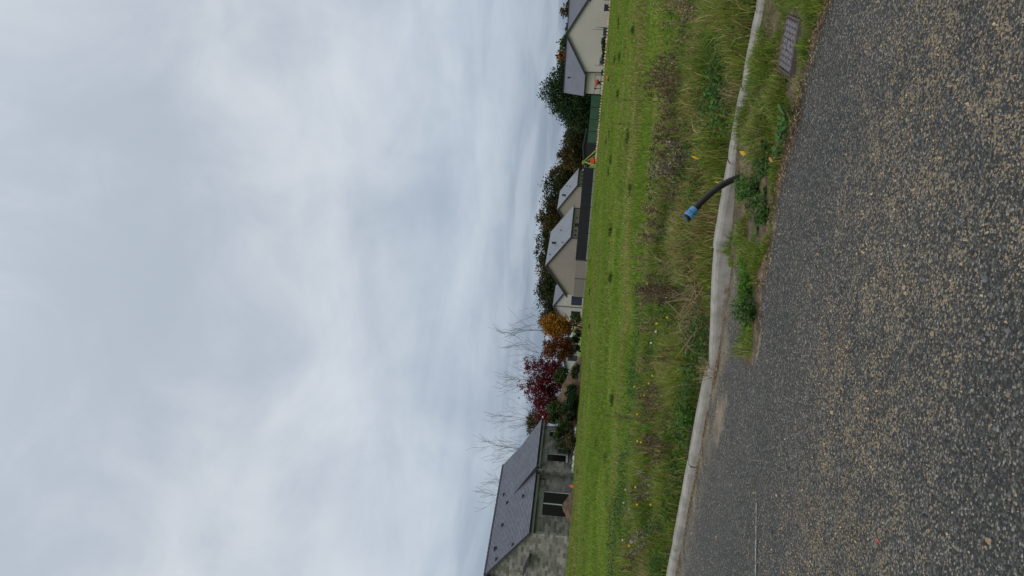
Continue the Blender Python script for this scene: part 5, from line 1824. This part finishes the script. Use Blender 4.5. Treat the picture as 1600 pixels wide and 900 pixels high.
def grit(n, dens_fn, size, mat, name, label, seed):
    rng = np.random.default_rng(seed)
    y = 2.2 + 6.8 * rng.uniform(0, 1, n) ** 1.15
    x = rng.uniform(-1, 1, n) * (0.44 * y + .35)
    ed_ = np.where(x > -.45, np.interp(x, EX, EY), kerb_front(x) - .01)
    ok = (y < ed_ + .05) & (rng.uniform(size=n) < dens_fn(x, y))
    x, y = x[ok], y[ok]
    m_ = len(x)
    s_ = size * rng.lognormal(0, .42, m_)
    a = rng.uniform(0, 2 * np.pi, m_)
    base = PITS.copy()
    jit = rng.normal(0, .14, (m_, 6, 3))
    L = base[None] + jit
    ca, sa = np.cos(a)[:, None], np.sin(a)[:, None]
    vx = (L[:, :, 0] * ca - L[:, :, 1] * sa) * s_[:, None] + x[:, None]
    vy = (L[:, :, 0] * sa + L[:, :, 1] * ca) * s_[:, None] + y[:, None]
    vz = (L[:, :, 2] * .75) * s_[:, None]
    vz = vz - .001 + ((fbm(x * 0.7, y * 0.7, 21, 2) - 0.5) * 0.012)[:, None]
    V = np.stack([vx, vy, vz], -1).reshape(-1, 3)
    tri = np.array([[0, 4, 3], [4, 1, 3], [1, 5, 3], [5, 2, 3], [2, 0, 3], [0, 1, 4], [1, 2, 5]])
    Fc = (np.arange(m_)[:, None, None] * 6 + tri[None]).reshape(-1, 3)
    tag(link(name, fast_mesh(name, V, Fc), mat), label, 'grit', kind='stuff')
    print(name, m_)


def tan_d(x, y):
    al = y + .42 * x + (fbm(x * 1.1, y * 1.1, 91, 4) - .5) * 2.0
    band = sstep(3.0, 3.9, al) * (1 - sstep(4.3, 5.4, al))
    right = sstep(-.5, 1.0, x) * (1 - sstep(3.8, 5.2, al))
    kd = kerb_front(x) - y
    kb = (1 - sstep(.05, .75, kd)) * sstep(.2, -.2, x) if False else (1 - sstep(.05, .7, kd)) * (x < 0)
    eg = (1 - sstep(.0, .22, np.interp(x, EX, EY) - y)) * (x > -.5)
    f = fbm(x * 9, y * 9, 92, 3)
    return np.clip(.05 + .72 * np.maximum.reduce([band, .85 * right, kb, .8 * eg]) * sstep(.35, .62, f), 0, 1)


grit(95000, tan_d, .0052, 'grit_tan', 'sandy_grit', 'loose tan grit strewn over the asphalt', 5)
grit(50000, lambda x, y: .6 + 0 * x, .0050, 'grit_grey', 'stone_chips', 'loose grey stone chips on the asphalt', 6)

# dead plant litter along the asphalt edge and at the foot of the kerb
rng = np.random.default_rng(61)
n = 9000
x = rng.uniform(-4.2, 4.0, n)
ey_ = np.interp(x, EX, EY) + (rng.normal(.05, .09, n))
y = np.where((x < -.35) | ((x < .6) & (rng.uniform(size=n) < .45)), kerb_front(x) - np.abs(rng.normal(0, .07, n)) - .005, ey_)
ok = rng.uniform(size=n) < .15 + 1.2 * sstep(.38, .62, fbm(x * 3, y * 3, 62, 3)) * np.where(x < -1.2, .45, 1)
x, y = x[ok], y[ok]
C = np.stack([x, y, .012 + .03 * rng.uniform(size=len(x)) * (x > -.4)], 1)
d = np.stack([rng.normal(size=len(x)), rng.normal(size=len(x)), rng.normal(0, .25, len(x))], 1)
d /= np.linalg.norm(d, axis=1)[:, None]
e2 = np.cross(d, [0, 0, 1.0])
s_ = rng.uniform(.006, .026, len(x))[:, None]
w_ = rng.uniform(.0015, .005, len(x))[:, None]
V = np.stack([C - d * s_, C + e2 * w_ + [0, 0, .003], C + d * s_, C - e2 * w_], 1).reshape(-1, 3)
V[:, 2] = np.maximum(V[:, 2], .008)
tag(link('plant_litter', fast_mesh('plant_litter', V, np.arange(4 * len(x)).reshape(-1, 4)), leaf_mat('litter', (0.10, 0.06, 0.03), (0.20, 0.13, 0.07), (0.38, 0.29, 0.17), .1)), 'dead plant litter along the asphalt edge and kerb foot', 'litter', kind='stuff')

# ------------------------------------------------------------------ labels: say which one of a row
ORD = 'first second third fourth fifth sixth seventh eighth ninth tenth eleventh twelfth thirteenth fourteenth fifteenth sixteenth seventeenth eighteenth nineteenth twentieth'.split()
same = {}
for o in scene.objects:
    if o.parent is None and 'label' in o and 'group' in o:
        same.setdefault((o['group'], o['label']), []).append(o)
for (grp, lab), obs in same.items():
    if 1 < len(obs) <= 20:
        for k, o in enumerate(sorted(obs, key=lambda q: -q.location.x / max(q.location.y, .1))):
            o['label'] = lab + ', ' + ORD[k] + ' from the right'
